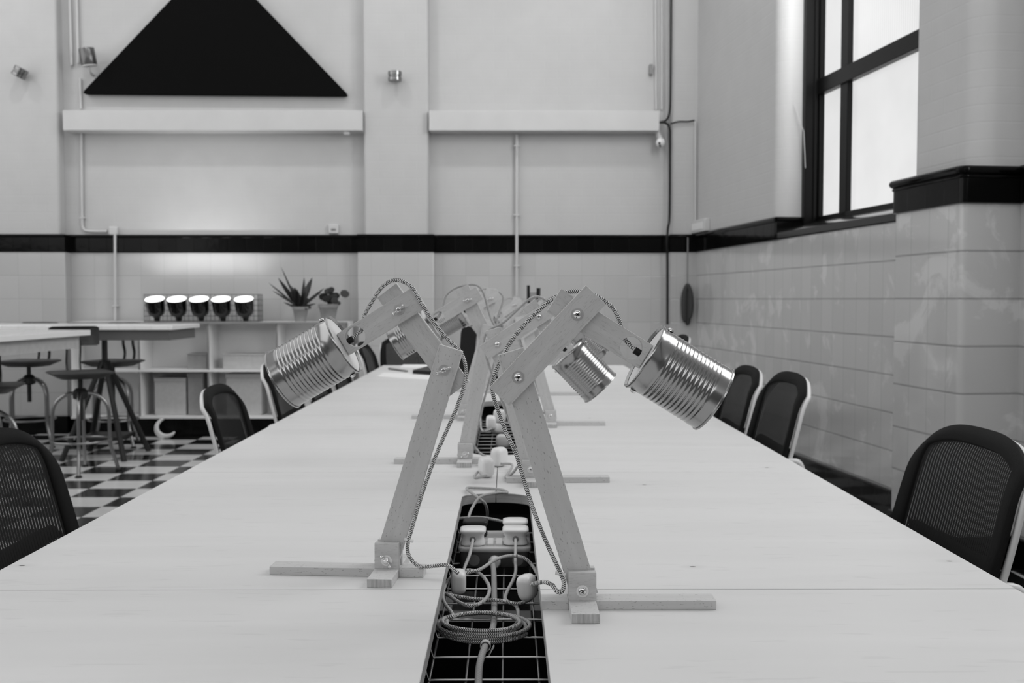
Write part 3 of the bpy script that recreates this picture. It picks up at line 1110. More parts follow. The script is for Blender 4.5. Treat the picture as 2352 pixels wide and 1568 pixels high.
for x in (-0.04, 0.045):
    MB().lathe([(0.011, 0), (0.011, 0.0008), (0.009, 0.001)], 20, Matrix.Translation((x, -0.0695, 0.016)) @ Matrix.Rotation(PI / 2, 4, 'X')).build('knockout', m_grey, sock)

PZ = ZS + 0.0412


def socket_plug(label, lx, ly, mat, cordpts=None, cordmat=None):
    root = thing('power_plug', (scx + lx, sby + 0.073 + ly, PZ), label, 'plug', 'plugs in the socket box')
    plug_mesh().build('plug_body', mat, root, smooth=60)
    hole = MB().cyl((0, -0.0185, 0.013), (0, -0.0225, 0.0125), 0.0062, 0.0058, 16)
    hole.build('cord_sleeve', m_grey, root)
    if cordpts:
        pts = [wm(root) @ Vector((0, -0.016, 0.0130)), wm(root) @ Vector((0, -0.03, 0.012))] + [on_z(a, b, c) for a, b, c in cordpts]
        MB().tube(cr(pts, 10), 0.0031, 12, uv=True).build('flex', cordmat or m_braid, root, smooth=60, world=True)
    return root


CZ = TRZ + 0.006
socket_plug('white plug in the front of the socket box on its stools side', -0.043, -0.040, m_plug,
            [(1078, 1275, 0.70), (1068, 1300, 0.685), (1060, 1330, 0.672), (1055, 1352, 0.667)], m_whitecord)
socket_plug('white plug in the front of the socket box, with a long hanging flex, window side', 0.041, -0.036, m_plug,
            [(1184, 1285, 0.705), (1183, 1320, 0.690), (1162, 1365, 0.675), (1164, 1380, 0.672), (1184, 1390, 0.672), (1191, 1410, 0.672), (1186, 1432, 0.672), (1165, 1446, 0.671)], m_whitecord)
socket_plug('white plug at the rear of the socket box, behind another white plug', 0.041, 0.034, m_plug)
socket_plug('black plug at the rear of the socket box', -0.040, 0.034, m_black,
            [(1082, 1214, 0.715), (1075, 1195, 0.725), (1085, 1165, 0.74), (1105, 1140, 0.758), (1140, 1132, 0.757), (1165, 1131, 0.756), (1150, 1124, 0.755), (1090, 1120, 0.755), (1072, 1122, 0.756), (1095, 1140, 0.757), (1115, 1158, 0.74), (1119, 1185, 0.70), (1112, 1210, 0.68)], m_greycord)

# inline connectors at the ends of the two near lamp cords (their plugs)
for (root, lf, px, py, z, rot, lab) in ((ll, ll_loc, 1036, 1335, 0.70, (0.25, PI / 2, 0.35), 'white plug at the end of the flex'), (lr, lr_loc, 1194, 1349, 0.715, (-0.15, PI / 2 - 0.2, -0.55), 'white plug at the end of the flex')):
    o = flex_plug(0.82).build('plug', m_plug, root, smooth=60)
    tag(o, lab)
    w = on_z(px, py, z)
    o.location = wm(root).inverted() @ w
    o.rotation_euler = rot

# coiled braided flex on the tray
coil = []
for k in range(4 * 20 + 11):
    t = 2 * PI * k / 20.0 + 0.4
    turn = t / (2 * PI)
    cx, cy = 1108, 1442 - 3.5 * turn
    rx, ry = 112 - 9 * math.sin(turn * 2.3) - 6 * turn, 34 - 3.0 * turn
    coil.append(on_z(cx + rx * math.cos(t), cy + ry * math.sin(t), CZ + 0.004 + 0.0042 * turn))
lead = [on_z(a, b, c) for a, b, c in ((1040, 1412, 0.690), (1018, 1378, 0.694), (1022, 1345, 0.698), (1045, 1318, 0.703), (1080, 1309, 0.704), (1108, 1322, 0.700), (1124, 1350, 0.694), (1115, 1376, 0.690), (1085, 1391, 0.688), (1055, 1383, 0.687), (1030, 1366, 0.688), (1022, 1364, 0.688), (1080, 1374, 0.684),
                                       (1150, 1379, 0.682), (1190, 1386, 0.680), (1222, 1372, 0.680), (1234, 1350, 0.680))]
coil += lead
cb = MB().tube(cr(coil, 5), 0.0031, 12, uv=True).build('coiled_flex', m_braid, None, smooth=60)
tag(cb, 'black and white braided flex coiled flat on the nearest cable tray', 'cable')
arch = [on_z(a, b, c) for a, b, c in ((1060, 1318, 0.706), (1085, 1312, 0.710), (1105, 1306, 0.712), (1140, 1284, 0.716), (1175, 1276, 0.716), (1205, 1282, 0.712), (1224, 1300, 0.70), (1240, 1330, 0.69))]
o = MB().tube(cr(arch, 10), 0.0031, 12, uv=True).build('arched_flex', m_braid, None, smooth=60)
tag(o, 'braided flex arching in front of the grey socket box', 'cable')
feed = thing('supply_cable', on_z(1132, 1310, CZ), 'thick grey woven supply cable running from the socket box along the tray', 'cable')
fp = [on_z(a, b, c) for a, b, c in ((1132, 1296, 0.682), (1134, 1312, 0.676), (1135, 1345, CZ + 0.004), (1135, 1390, CZ + 0.004), (1134, 1430, CZ + 0.003), (1126, 1460, CZ + 0.003), (1115, 1482, CZ + 0.004), (1105, 1510, CZ + 0.005), (1100, 1540, CZ + 0.005), (1098, 1600, CZ + 0.005))]
MB().tube(cr(fp, 8), 0.0052, 14, uv=True).build('cable_sheath', m_greycord, feed, smooth=60, world=True)
tp = on_z(1115, 1482, CZ + 0.004)
tie = MB()
rg = []
for y_, r in ((-0.0045, 0.0068), (-0.0045, 0.0080), (0.0045, 0.0080), (0.0045, 0.0068), (-0.0045, 0.0068)):
    rg.append([tp + Vector((r * math.cos(2 * PI * k / 24), y_, r * math.sin(2 * PI * k / 24))) for k in range(24)])
tie.loft(rg, False, False)
tie.box(tp + Vector((0.009, -0.004, -0.006)), (0.0016, 0.008, 0.016), Matrix.Rotation(0.5, 3, 'Y'))
tie.build('cable_tie', m_plug, feed, world=True, smooth=40)
gz = [on_z(a, b, c) for a, b, c in ((1055, 1190, 0.715), (1100, 1188, 0.715), (1140, 1194, 0.71), (1170, 1202, 0.70))]
o = MB().tube(cr(gz, 8), 0.0032, 12, uv=True).build('grey_flex', m_greycord, None, smooth=60)
tag(o, 'grey woven flex crossing the slot behind the socket box', 'cable')
# loose plugs and bars in the tray further back
for (px, py, z, rot, lab) in ((1135, 985, TRZ + 0.035, (1.3, 0.2, 0.8), 'white plug lying lengthways in the middle cable tray'),
                              (1160, 1012, TRZ + 0.035, (1.5, 0.0, -0.3), 'white plug lying crossways in the middle cable tray')):
    o = flex_plug(1.05).build('loose_plug', m_plug, None, smooth=60)
    o.location = on_z(px, py, z)
    o.rotation_euler = rot
    tag(o, lab, 'plug', 'plugs loose in the middle tray')

# ------------------------------------------------------------------ things on the far bench
def sheet(name, pts, lab, cat, mat=m_paper, t=0.0012, z=TZ):
    a = [Vector((p.x, p.y, z)) for p in [on_z(x, y, z) for x, y in pts]]
    b = [p + Vector((0, 0, t)) for p in a]
    return tag(MB().loft([a, b]).build(name, mat, None), lab, cat)


sheet('paper_sheet', ((866, 866), (1010, 874), (1012, 861), (880, 857)), 'white paper sheet on the far bench, nearest to us', 'paper', t=0.004)
sheet('paper_sheet', ((918, 845), (1000, 846), (1004, 838), (926, 838)), 'white paper sheet on the far bench, beyond the black notebook', 'paper', t=0.004)
nb = sheet('notebook', ((948, 858), (1008, 862), (1010, 848), (985, 848)), 'black notebook lying on the far bench between two paper sheets', 'notebook', m_black, 0.022, TZ + 0.0045)
pn = MB().cyl(on_z(893, 846, TZ + 0.006), on_z(935, 852, TZ + 0.006), 0.006, 0.006, 10).build('pen', m_grey)
tag(pn, 'grey pen lying on the far bench beside the papers', 'pen')
# slim upright black slab
p = on_z(1072, 862, TZ)
ds = thing('display_stand', p, 'slim black upright slab with a rounded top, on the far bench behind a lamp pole', 'stand', None, 0.1)
pr = [(-0.048, 0), (0.034, 0), (0.062, 0.262), (0.054, 0.278), (-0.002, 0.285), (-0.026, 0.272), (-0.034, 0.245)]
MB().prism(pr, -0.012, 0.012).build('slab', m_black, ds, bevel=0.004)
MB().lim(-0.06, 0.05, -0.05, 0.05, 0.0, 0.006).build('foot', m_black, ds)
# far dark two pronged stand
p = on_z(1226, 845, TZ)
st_ = thing('pronged_stand', p, 'small dark stand with two upright prongs at the far end of the benches', 'stand')
k = p.y / F
top = 190 * k
MB().lim(-16 * k, -9 * k, -0.01, 0.01, top - 40 * k, top).build('prong', m_black, st_)
MB().lim(6 * k, 15 * k, -0.01, 0.01, top - 42 * k, top - 6 * k).build('prong', m_black, st_)
MB().lim(-13 * k, 12 * k, -0.006, 0.006, 0.01, top - 16 * k).build('post', m_carddark, st_)
MB().lim(-0.06, 0.06, -0.05, 0.05, 0, 0.01).build('foot', m_black, st_)


# ------------------------------------------------------------------ mesh-back office chairs
def make_chair():
    root = thing('office_chair', (0, 0, 0), 'x', 'chair', 'mesh office chairs along the benches')
    Wd = 0.242
    nu, nv = 24, 26

    def surf(u, v, off=0.0):
        z = 0.50 + (0.915 - 0.052 * abs(u) ** 3.8 - 0.50) * v
        w = Wd * (0.90 + 0.10 * math.sin(PI * min(v * 0.75 + 0.1, 1))) * (1 - 0.05 * max(0, (v - 0.8) / 0.2) ** 2)
        x = -0.20 - 0.015 * v - 0.085 * v * v - 0.05 * max(0, v - 0.82) / 0.18 * max(0, v - 0.82) * 2 + 0.035 * u * u - 0.02 * math.sin(PI * v)
        return Vector((x - off, u * w, z))
    knit, rim = MB(), MB()
    pts = [[surf(-1 + 2 * i / nu, j / nv) for i in range(nu + 1)] for j in range(nv + 1)]
    bu, bv = 2, 2
    for j in range(nv):
        for i in range(nu):
            q = [pts[j][i], pts[j][i + 1], pts[j + 1][i + 1], pts[j + 1][i]]
            if i < bu or i >= nu - bu or j >= nv - bv or j < 1:
                rim.add(q, [(0, 1, 2, 3)])
            else:
                knit.uv[len(knit.f)] = [(i / nu, j / nv), ((i + 1) / nu, j / nv), ((i + 1) / nu, (j + 1) / nv), (i / nu, (j + 1) / nv)]
                knit.add(q, [(0, 1, 2, 3)])
    kn = knit.build('mesh_back', m_knit, root, smooth=0)
    for p_ in kn.data.polygons:
        p_.use_smooth = True
    rm = rim.build('back_rim', m_fabric, root, smooth=0)
    bm = bmesh.new()
    bm.from_mesh(rm.data)
    bmesh.ops.remove_doubles(bm, verts=bm.verts, dist=1e-5)
    bmesh.ops.recalc_face_normals(bm, faces=bm.faces)
    bm.to_mesh(rm.data)
    bm.free()
    for p_ in rm.data.polygons:
        p_.use_smooth = True
    sd = rm.modifiers.new('thickness', 'SOLIDIFY')
    sd.thickness = 0.014
    sd.offset = 0.0
    path = [surf(-0.975, j / 20 * 0.965, 0.021) for j in range(0, 21)] + [surf((-1 + 2 * i / 16) * 0.975, 0.965, 0.021) for i in range(1, 16)] + [surf(0.975, 0.965 - j / 20 * 0.965, 0.021) for j in range(0, 21)]
    MB().tube(path, 0.007, 10, rx=0.008).build('back_frame', m_chairwhite, root, smooth=60)
    for sg in (-1, 1):
        a = surf(sg, 0.42, 0.012)
        MB().tube(cr([a, a + Vector((-0.035, sg * 0.004, 0.0)), a + Vector((-0.05, sg * 0.002, -0.03)), a + Vector((-0.045, 0, -0.075))], 5), 0.011, 10).build('lumbar_knob', m_chairwhite, root, smooth=60)
    lum = MB()
    lum.tube([surf(-0.8 + 1.6 * i / 16, 0.44 - 0.05 * (1 - (i / 8 - 1) ** 2), 0.014) for i in range(17)], 0.006, 8, rx=0.018)
    lum.build('lumbar_strap', m_fabric, root, smooth=60)
    # spine and underframe
    b0, b1 = surf(-0.85, 0, 0.012), surf(0.85, 0, 0.012)
    MB().tube(cr([b0, surf(-0.4, -0.05, 0.03), surf(0, -0.1, 0.04), surf(0.4, -0.05, 0.03), b1], 6), 0.013, 10).build('lower_bar', m_chairwhite, root, smooth=60)
    MB().tube(cr([surf(0, -0.08, 0.04), Vector((-0.24, 0, 0.42)), Vector((-0.12, 0, 0.375)), Vector((0.02, 0, 0.37))], 6), 0.024, 12).build('spine', m_chairwhite, root, smooth=60)
    seat = MB().loft([[Vector((x, y, z)) for x, y in rrect(0.47 + e, 0.48 + e, 0.10)] for z, e in ((0.405, -0.05), (0.415, -0.01), (0.435, 0.0), (0.455, -0.012), (0.466, -0.06))])
    so = seat.build('seat', m_fabric, root, smooth=60)
    so.location = (0.02, 0, 0)
    MB().lathe([(0.028, 0.09), (0.028, 0.25), (0.02, 0.25), (0.02, 0.40)], 20).build('gas_column', m_darksteel, root)
    for k in range(5):
        a = 2 * PI * k / 5 + 0.3
        e = Vector((0.29 * math.cos(a), 0.29 * math.sin(a), 0.075))
        leg = MB().tube([Vector((0, 0, 0.10)), e * 0.5 + Vector((0, 0, 0.055)), e], [0.026, 0.02, 0.014], 10).build('base_leg', m_chairwhite, root, smooth=60)
        MB().cyl(e + Vector((-math.sin(a) * 0.018, math.cos(a) * 0.018, -0.047)), e + Vector((math.sin(a) * 0.018, -math.cos(a) * 0.018, -0.047)), 0.028, 0.028, 18).build('caster', m_black, leg)
    return root


chair = make_chair()
CH = [  # x of the seat, y, rz, z lift of the whole, label
    (-0.775, 2.02, 0.0, 'mesh office chair nearest on the stools side, cut by the picture edge'),
    (0.69, 2.062, PI, 'mesh office chair nearest on the window side, eyelets of its back showing'),
    (-0.76, 3.63, 0.05, 'mesh office chair on the stools side, beside the tile floor and before the shelf unit'),
    (-0.74, 4.42, 0.0, 'mesh office chair on the stools side, partly behind the nearest can shade'),
    (-0.72, 5.05, 0.0, 'mesh office chair on the stools side, hidden low behind the can shade rim'),
    (-0.70, 5.62, 0.0, 'mesh office chair on the stools side, seen between can shade and far papers'),
    (-0.62, 6.32, 0.0, 'mesh office chair at the far end of the stools side, beside the papers'),
    (0.68, 3.42, PI, 'mesh office chair on the window side, second from us, white frame edge clear'),
    (0.68, 4.03, PI, 'mesh office chair on the window side, its back touching the big can shade outline'),
    (0.77, 6.05, PI, 'mesh office chair on the window side, white edge just above the big can shade'),
    (0.72, 6.75, PI, 'mesh office chair on the window side, farthest, in front of the dark wall cable'),
    (-0.62, 7.15, -1.2, 'mesh office chair past the far end of the benches, beside a grey can shade'),
]
HS = {0: 1.0, 1: 1.0, 2: 0.955, 7: 1.02, 8: 1.0, 9: 1.06, 10: 1.05}      # gas lifts set differently
for i, (x, y, rz, lab) in enumerate(CH):
    o = chair if i == 0 else copy_tree(chair)
    o.location = (x, y, 0)
    o.rotation_euler = (0, 0, rz)
    o.scale = (1, 1, HS.get(i, 1.0))
    o['label'] = lab

# ------------------------------------------------------------------ industrial stools
def make_stool():
    root = thing('bar_stool', (0, 0, 0), 'x', 'stool', 'industrial stools at the tall tables')
    seat = MB().loft([[Vector((x, y, z)) for x, y in rrect(0.36 + e, 0.34 + e, 0.05)] for z, e in ((0.648, -0.10), (0.668, -0.03), (0.684, 0.03), (0.692, 0.03), (0.697, 0.0))])
    seat.build('seat', m_darkwood, root, smooth=50)
    MB().lathe([(0.016, 0.36), (0.016, 0.655)], 14).build('screw_column', m_darksteel, root)
    MB().lathe([(0.03, 0.50), (0.05, 0.51), (0.05, 0.555), (0.03, 0.58)], 18).build('hub', m_darksteel, root)
    for k in range(4):
        a = PI / 4 + k * PI / 2 + 0.5
        c, s = math.cos(a), math.sin(a)
        pts = [(0.04, 0.545), (0.09, 0.535), (0.15, 0.49), (0.178, 0.42), (0.182, 0.30), (0.186, 0.18), (0.215, 0.08), (0.235, 0.012)]
        lg = MB().tube(cr([Vector((r * c, r * s, z)) for r, z in pts], 5), 0.0125, 10).build('leg', m_gun, root, smooth=60)
        MB().lathe([(0.022, 0.0), (0.024, 0.006), (0.014, 0.016)], 14, Matrix.Translation((0.236 * c, 0.236 * s, 0))).build('foot_pad', m_black, lg)
    MB().tube([Vector((0.192 * math.cos(a), 0.192 * math.sin(a), 0.22)) for a in [2 * PI * k / 36 for k in range(36)]], 0.008, 8, closed=True).build('foot_ring', m_gun, root, smooth=60)
    for sx in (-0.045, 0.045):
        MB().tube(cr([Vector((sx, 0.10, 0.645)), Vector((sx, 0.19, 0.66)), Vector((sx, 0.225, 0.74)), Vector((sx, 0.205, 0.83)), Vector((sx, 0.215, 0.90))], 6), 0.004, 8, rx=0.011).build('back_strap', m_darksteel, root, smooth=60)
    n = 14
    ra, rb = [], []
    rings = []
    for z, e in ((0.862, 0.02), (0.872, 0.0), (0.99, 0.0), (1.0, 0.025)):
        row = []
        for i in range(n + 1):
            u = -1 + 2 * i / n
            row.append(Vector((u * (0.165 - e), 0.232 - 0.05 * u * u, z)))
        row2 = [p_ + Vector((0, -0.014, 0)) for p_ in reversed(row)]
        rings.append(row + row2)
    MB().loft(rings).build('backrest', m_darkwood, root, smooth=50, bevel=0.003)
    return root


stool = make_stool()
ST = [((182, 1048), 0.60, 'bar stool nearest the bench tables, silver legs full in view on the chequer floor'),
      ((262, 1024), -0.25, 'bar stool tucked behind the far tall table, beside the shelf unit'),
      ((70, 1024), -0.1, 'bar stool behind the far tall table, by the pier at the picture edge'),
      ((-12, 1160), 0.3, 'bar stool under the near tall table, mostly cut by the picture edge')]
for i, (pp, rz, lab) in enumerate(ST):
    o = stool if i == 0 else copy_tree(stool)
    p = on_z(pp[0], pp[1], 0)
    if i == 0:
        p = Vector((-2.93, 6.83, 0))
    if i == 3:
        p = Vector((-3.02, 5.75, 0))
    o.location = (p.x, p.y, 0)
    o.rotation_euler = (0, 0, rz)
    o['label'] = lab
    if i == 3:              # this one has lost its back
        for c in kids(o):
            if c.name.startswith('backrest'):
                bpy.data.objects.remove(c)
            elif c.name.startswith('back_strap'):
                c.scale.z, c.location.z = 0.92, 0.05

# ------------------------------------------------------------------ tall tables
def tall_table(label, x0, x1, y0, y1, tr, rz=0.0, apron=0.05, axis='x'):
    root = thing('tall_table', ((x0 + x1) / 2, (y0 + y1) / 2, 0), label, 'table', 'tall tables', rz)
    hx, hy = (x1 - x0) / 2, (y1 - y0) / 2
    MB().lim(-hx, hx, -hy, hy, 0.966, 1.0).build('table_top', m_hitop, root, bevel=0.004)
    MB().lim(-hx + apron, hx - apron, -hy + apron, hy - apron, 0.89, 0.966).build('apron', m_apron if axis == 'x' else m_card, root)
    for (lx, ly) in tr:
        t = MB()
        t.lim(lx - 0.015, lx + 0.015, ly - 0.02, ly + 0.02, 0.69, 0.89)
        t.build('trestle_post', m_darksteel, root)
        for sx in (-1, 1):
            for sy in (-1, 1):
                MB().tube([Vector((lx + sx * 0.01, ly + sy * 0.02, 0.72)), Vector((lx + sx * 0.23, ly + sy * 0.25, 0.0))], 0.021, 8).build('leg', m_darksteel, root)
        MB().lim(lx - 0.16, lx + 0.16, ly - 0.17, ly + 0.17, 0.14, 0.165).build('cross_brace', m_darksteel, root)
    return root


tall_table('far white topped tall table with dark trestle, beside the shelf unit', -5.6, -2.42, 7.2, 7.85, [(-3.04 + (5.6 + 2.42) / 2, 0.0), (-1.2, 0.0)], 0.0, 0.03)
tall_table('near white topped tall table, tile edged corner pointing at the chequer floor', -3.45, -2.635, 4.2, 6.18, [(-0.02, -0.05), (-0.02, -0.75)], math.radians(-4), axis='y')

# ------------------------------------------------------------------ shelf unit and what stands on it
SF, SBk = 8.56, YB - PD - 0.03
SFB = 8.86
shx = [on_y(px, 800, SF).x for px in (160, 319, 478, 636, 797)]
zt = on_y(480, 739, SF).z
zm = on_y(480, 851, SF).z
zb = on_y(480, 956, SF).z
sh = thing('shelf_unit', ((shx[0] + shx[-1]) / 2, (SF + SFB) / 2, 0), 'long low white open shelf unit against the tiled end wall', 'shelf')
b_ = lambda x0, x1, z0, z1, y0=SF, y1=SFB: MB().lim(x0, x1, y0, y1, z0, z1)
m_edge = plain('laminate_edge', 0.24, 0.5)
EK = dict(mats=[m_edge], fmat=lambda p: 1 if p.normal.y < -0.9 else 0)
b_(shx[0] - 0.01, shx[-1] + 0.01, zt - 0.018, zt, SF - 0.01).build('top_board', m_shelf, sh, world=True, **EK)
b_(shx[0], shx[-1], zb - 0.02, zb).build('bottom_board', m_shelf, sh, world=True)
b_(shx[0], shx[-1], zm - 0.011, zm + 0.009).build('middle_board', m_shelf, sh, world=True)
for i, x in enumerate(shx):
    b_(x - 0.009, x + 0.009, zb, zt - 0.018, SF + 0.002).build('upright', m_shelf, sh, world=True, **EK)
b_(shx[0], shx[-1], zb - 0.02, zt - 0.018, SFB + 0.0005, SFB + 0.008).build('back_board', m_shelf, sh, world=True)  # white back added to brighten the open shelf bays
b_(shx[0] + 0.01, shx[-1] - 0.01, 0, zb - 0.02, SF + 0.02).build('plinth', m_dado, sh, world=True)


def crate(px0, px1, py0, py1, z0, lab, mat, y=None, dep=0.2):
    y = y or SF + 0.08
    a, b = on_y(px0, py1, y), on_y(px1, py0, y)
    root = thing('storage_box', ((a.x + b.x) / 2, y + dep / 2, z0 + 0.001), lab, 'box', 'grey boxes in the shelf unit')
    w, h = (b.x - a.x) / 2, b.z - z0
    MB().lim(-w, w, -dep / 2, dep / 2, 0, h * 0.9).build('box_body', mat, root, bevel=0.003)
    MB().lim(-w - 0.004, w + 0.004, -dep / 2 - 0.004, dep / 2 + 0.004, h * 0.9, h).build('box_lid', mat, root, bevel=0.003)
    return root


crate(431, 474, 812, 845, zm + 0.009, 'dark grey box in the upper shelf bay beside a bright partition', m_carddark)
crate(512, 622, 813, 845, zm + 0.009, 'wide low grey box in the upper shelf bay behind a chair back', m_card)
crate(356, 426, 868, 950, zb, 'tall grey box in the lower shelf bay under the black cup lights', m_card)
crate(432, 466, 856, 950, zb, 'narrow dark grey box in the lower shelf bay', m_carddark)
crate(520, 600, 858, 950, zb, 'grey box in the lower shelf bay, mostly behind a chair back', m_card)

# cup lights in a wire rack
zr = zt
rk0, rk1 = on_y(331, 740, SF + 0.06).x, on_y(594, 740, SF + 0.06).x
rackh = on_y(400, 676, SF + 0.06).z - zr
rk = thing('wire_rack', ((rk0 + rk1) / 2, SF + 0.13, zr), 'wire rack on the shelf unit holding five black cup lights', 'rack')
hw = (rk1 - rk0) / 2
ww = MB()
for z in [rackh * k / 5 for k in range(6)]:
    z = max(z, 0.003)
    ww.tube([(-hw, -0.07, z), (hw, -0.07, z), (hw, 0.07, z), (-hw, 0.07, z)] if z < 0.004 else [(-hw, 0.07, z), (hw, 0.07, z)], 0.0024, 6, closed=(z < 0.004))
    for x in (-hw, hw):
        ww.tube([(x, -0.07, z), (x, 0.07, z)], 0.0024, 6)
for k in range(27):
    x = -hw + 2 * hw * k / 26
    ww.tube([(x, 0.07, 0.002), (x, 0.07, rackh)], 0.0022, 6)
    ww.tube([(x, -0.07, 0.003), (x, 0.07, 0.003)], 0.0022, 6)
for x in (-hw, hw):
    for k in range(5):
        ww.tube([(x, -0.07 + 0.035 * k, 0.002), (x, -0.07 + 0.035 * k, rackh)], 0.0022, 6)
ww.build('wire_grid', plain('dull_wire', 0.07, 0.5, 0.4), rk)
cl = thing('cup_light', (0, 0, 0), 'x', 'light', 'black cup lights in the wire rack')
ch_ = on_y(463, 684, SF + 0.1).z - zr
MB().lathe([(0.012, 0.004), (0.022, 0.006), (0.026, ch_ * 0.12), (0.034, ch_ * 0.22), (0.067, ch_ * 0.33), (0.077, ch_ * 0.52), (0.080, ch_ * 0.8), (0.083, ch_ * 0.98), (0.080, ch_ * 0.98), (0.07, ch_ * 0.9)], 32, None, True, False).build('cup', m_smoke, cl, smooth=50)
MB().lathe([(0.0815, ch_ * 0.975), (0.081, ch_ * 1.0), (0.05, ch_ * 1.012), (0.01, ch_ * 1.016)], 32).build('diffuser', m_glow, cl, smooth=60)
for i, (px, lab) in enumerate(((362, 'lit black cup light at the stool end of the wire rack'), (412, 'lit black cup light second from the stool end of the wire rack'), (463, 'lit black cup light in the middle of the wire rack'),
                              (513, 'lit black cup light second from the plant end of the wire rack'), (565, 'lit black cup light at the plant end of the wire rack'))):
    o = cl if i == 0 else copy_tree(cl)
    q = on_y(px, 738, SF + 0.108)
    o.location = (q.x, SF + 0.108, zr + 0.004)
    o.rotation_euler = (0.33, 0, 0)
    o['label'] = lab
    d = bpy.data.lights.new('cup_glow', 'SPOT')
    d.energy = LG['cups']
    d.spot_size = math.radians(95)
    d.spot_blend = 1.0
    d.shadow_soft_size = 0.05
    lo_ = bpy.data.objects.new('cup_glow', d)
    COL.objects.link(lo_)
    lo_.location = (q.x, SF + 0.08, zr + ch_ + 0.03)
    lo_.rotation_euler = (PI - 0.35, 0, 0)


def leaf_blade(mb, base, d, length, width, droop, n=8, twist=0.0):
    d = Vector(d).normalized()
    sidev = d.cross(Vector((0, 0, 1)))
    if sidev.length < 0.05:
        sidev = Vector((1, 0, 0))
    sidev.normalize()
    sidev = Quaternion(d, twist) @ sidev
    nrm = sidev.cross(d)
    k = len(mb.v)
    rows = []
    for i in range(n + 1):
        t = i / n
        c = Vector(base) + d * (length * t) + Vector((0, 0, -droop * t * t))
        w = width * math.sin(PI * min(0.12 + t * 0.88, 1)) ** 0.8 * (1 if t < 1 else 0) + 0.0006
        rows.append([c + sidev * w, c + nrm * (w * 0.25) + Vector((0, 0, 0.001)), c - sidev * w, c - nrm * 0.001])
    mb.loft(rows)
    return mb


def pot(px0, px1, py0, lab, name):
    y = SF + 0.14
    a, b = on_y(px0, py0, y), on_y(px1, py0, y)
    w, h = (b.x - a.x) / 2, a.z - zt
    root = thing(name, ((a.x + b.x) / 2, y, zt), lab, 'plant')
    MB().lathe([(w * 0.62, 0), (w * 0.92, h * 0.78), (w * 0.94, h * 0.79), (w, h * 0.8), (w, h), (w * 0.9, h), (w * 0.86, h * 0.9)], 28, None, True, False).build('pot', m_terra, root, smooth=40)
    MB().lathe([(w * 0.87, h * 0.88), (w * 0.3, h * 0.91)], 20).build('soil', m_soil, root)
    return root, w, h


pr_, w, h = pot(671, 709, 704, 'spiky dark potted plant on the shelf unit, next to the cup lights', 'potted_plant')
K = SF / F
lf = MB()
for (tx, ty, wdt, dr) in ((-40, 97, 4, 0), (-50, 72, 6, 0), (-68, 60, 3.5, 0), (-66, 42, 3.5, 2), (5, 73, 4, 0), (28, 73, 8, 0), (62, 48, 3.5, 0), (50, 38, 3, 6), (-35, 15, 4, 0), (36, 12, 3, 4), (28, 2, 6, 10), (-22, 55, 8, 0), (-28, 62, 7, 0), (15, 55, 9, 0), (-12, 50, 9, 0), (10, 40, 9, 0), (-20, 28, 8, 6), (18, 25, 8, 8), (-30, 8, 4, 5), (-25, 20, 6, 5), (22, -2, 5, 12), (0, 45, 10, 0), (-16, 12, 8, 6), (10, 10, 8, 6)):
    yv = random.uniform(-18, 18)
    v = Vector((tx * K, yv * K, ty * K + dr * K))
    leaf_blade(lf, (random.uniform(-4, 4) * K, random.uniform(-4, 4) * K, h * 0.86), v, v.length, wdt * K, dr * K, twist=random.uniform(-0.7, 0.7) + 1.2)
lf.build('leaves', m_leaf, pr_, smooth=60)
pr2, w, h = pot(731, 777, 698, 'round leaved potted plant on the shelf unit, next to the spiky plant', 'potted_plant')
lf, stm = MB(), MB()
for (tx, ty, rr2, yv) in ((-11, 17, 11, 0), (38, 24, 11, 3), (-2, 30, 9, 6), (8, 33, 8, -4), (10, 18, 11, 5), (16, 8, 9, -6), (4, 8, 10, 6), (18, 20, 8, 8), (-4, 12, 9, -8), (22, 2, 7, 2)):
    e = Vector((tx * K, yv * K, h + ty * K))
    stm.tube(cr([Vector((0, 0, h * 0.86)), Vector((tx * 0.4 * K, yv * 0.4 * K, h + ty * 0.75 * K)), e], 5), 0.0022, 6)
    tilt = Matrix.Rotation(random.uniform(-0.5, 0.5), 3, 'Y') @ Matrix.Rotation(PI / 2 + random.uniform(-0.5, 0.5), 3, 'X')
    ring = []
    for zz, s in ((-0.0008, 0.96), (0.0008, 1.0), (0.002, 0.6)):
        ring.append([e + tilt @ Vector((rr2 * K * s * math.cos(2 * PI * j / 18), rr2 * K * s * 0.85 * math.sin(2 * PI * j / 18), zz)) for j in range(18)])
    lf.loft(ring)
lf.build('leaves', m_leaf, pr2, smooth=60)
stm.build('stems', m_leaf, pr2, smooth=60)

# ------------------------------------------------------------------ on the end wall
tp_ = [on_y(187, 216, YB - 0.06), on_y(803, 221, YB - 0.06), on_y(491, -103, YB - 0.06)]
poly = []
for i in range(3):
    a, b, c = tp_[(i - 1) % 3], tp_[i], tp_[(i + 1) % 3]
    r = 0.03
    u, v = (a - b).normalized(), (c - b).normalized()
    for t in (0, 0.25, 0.5, 0.75, 1.0):
        q = (b + u * r * 1.6) * (1 - t) ** 2 + b * 2 * t * (1 - t) + (b + v * r * 1.6) * t * t
        poly.append((q.x, q.z))
o = MB().prism(poly, YB - 0.075, YB - 0.015).build('triangle_panel', m_blackpaint, None, bevel=0.006)
tag(o, 'large black triangular panel fixed high on the end wall', 'panel')


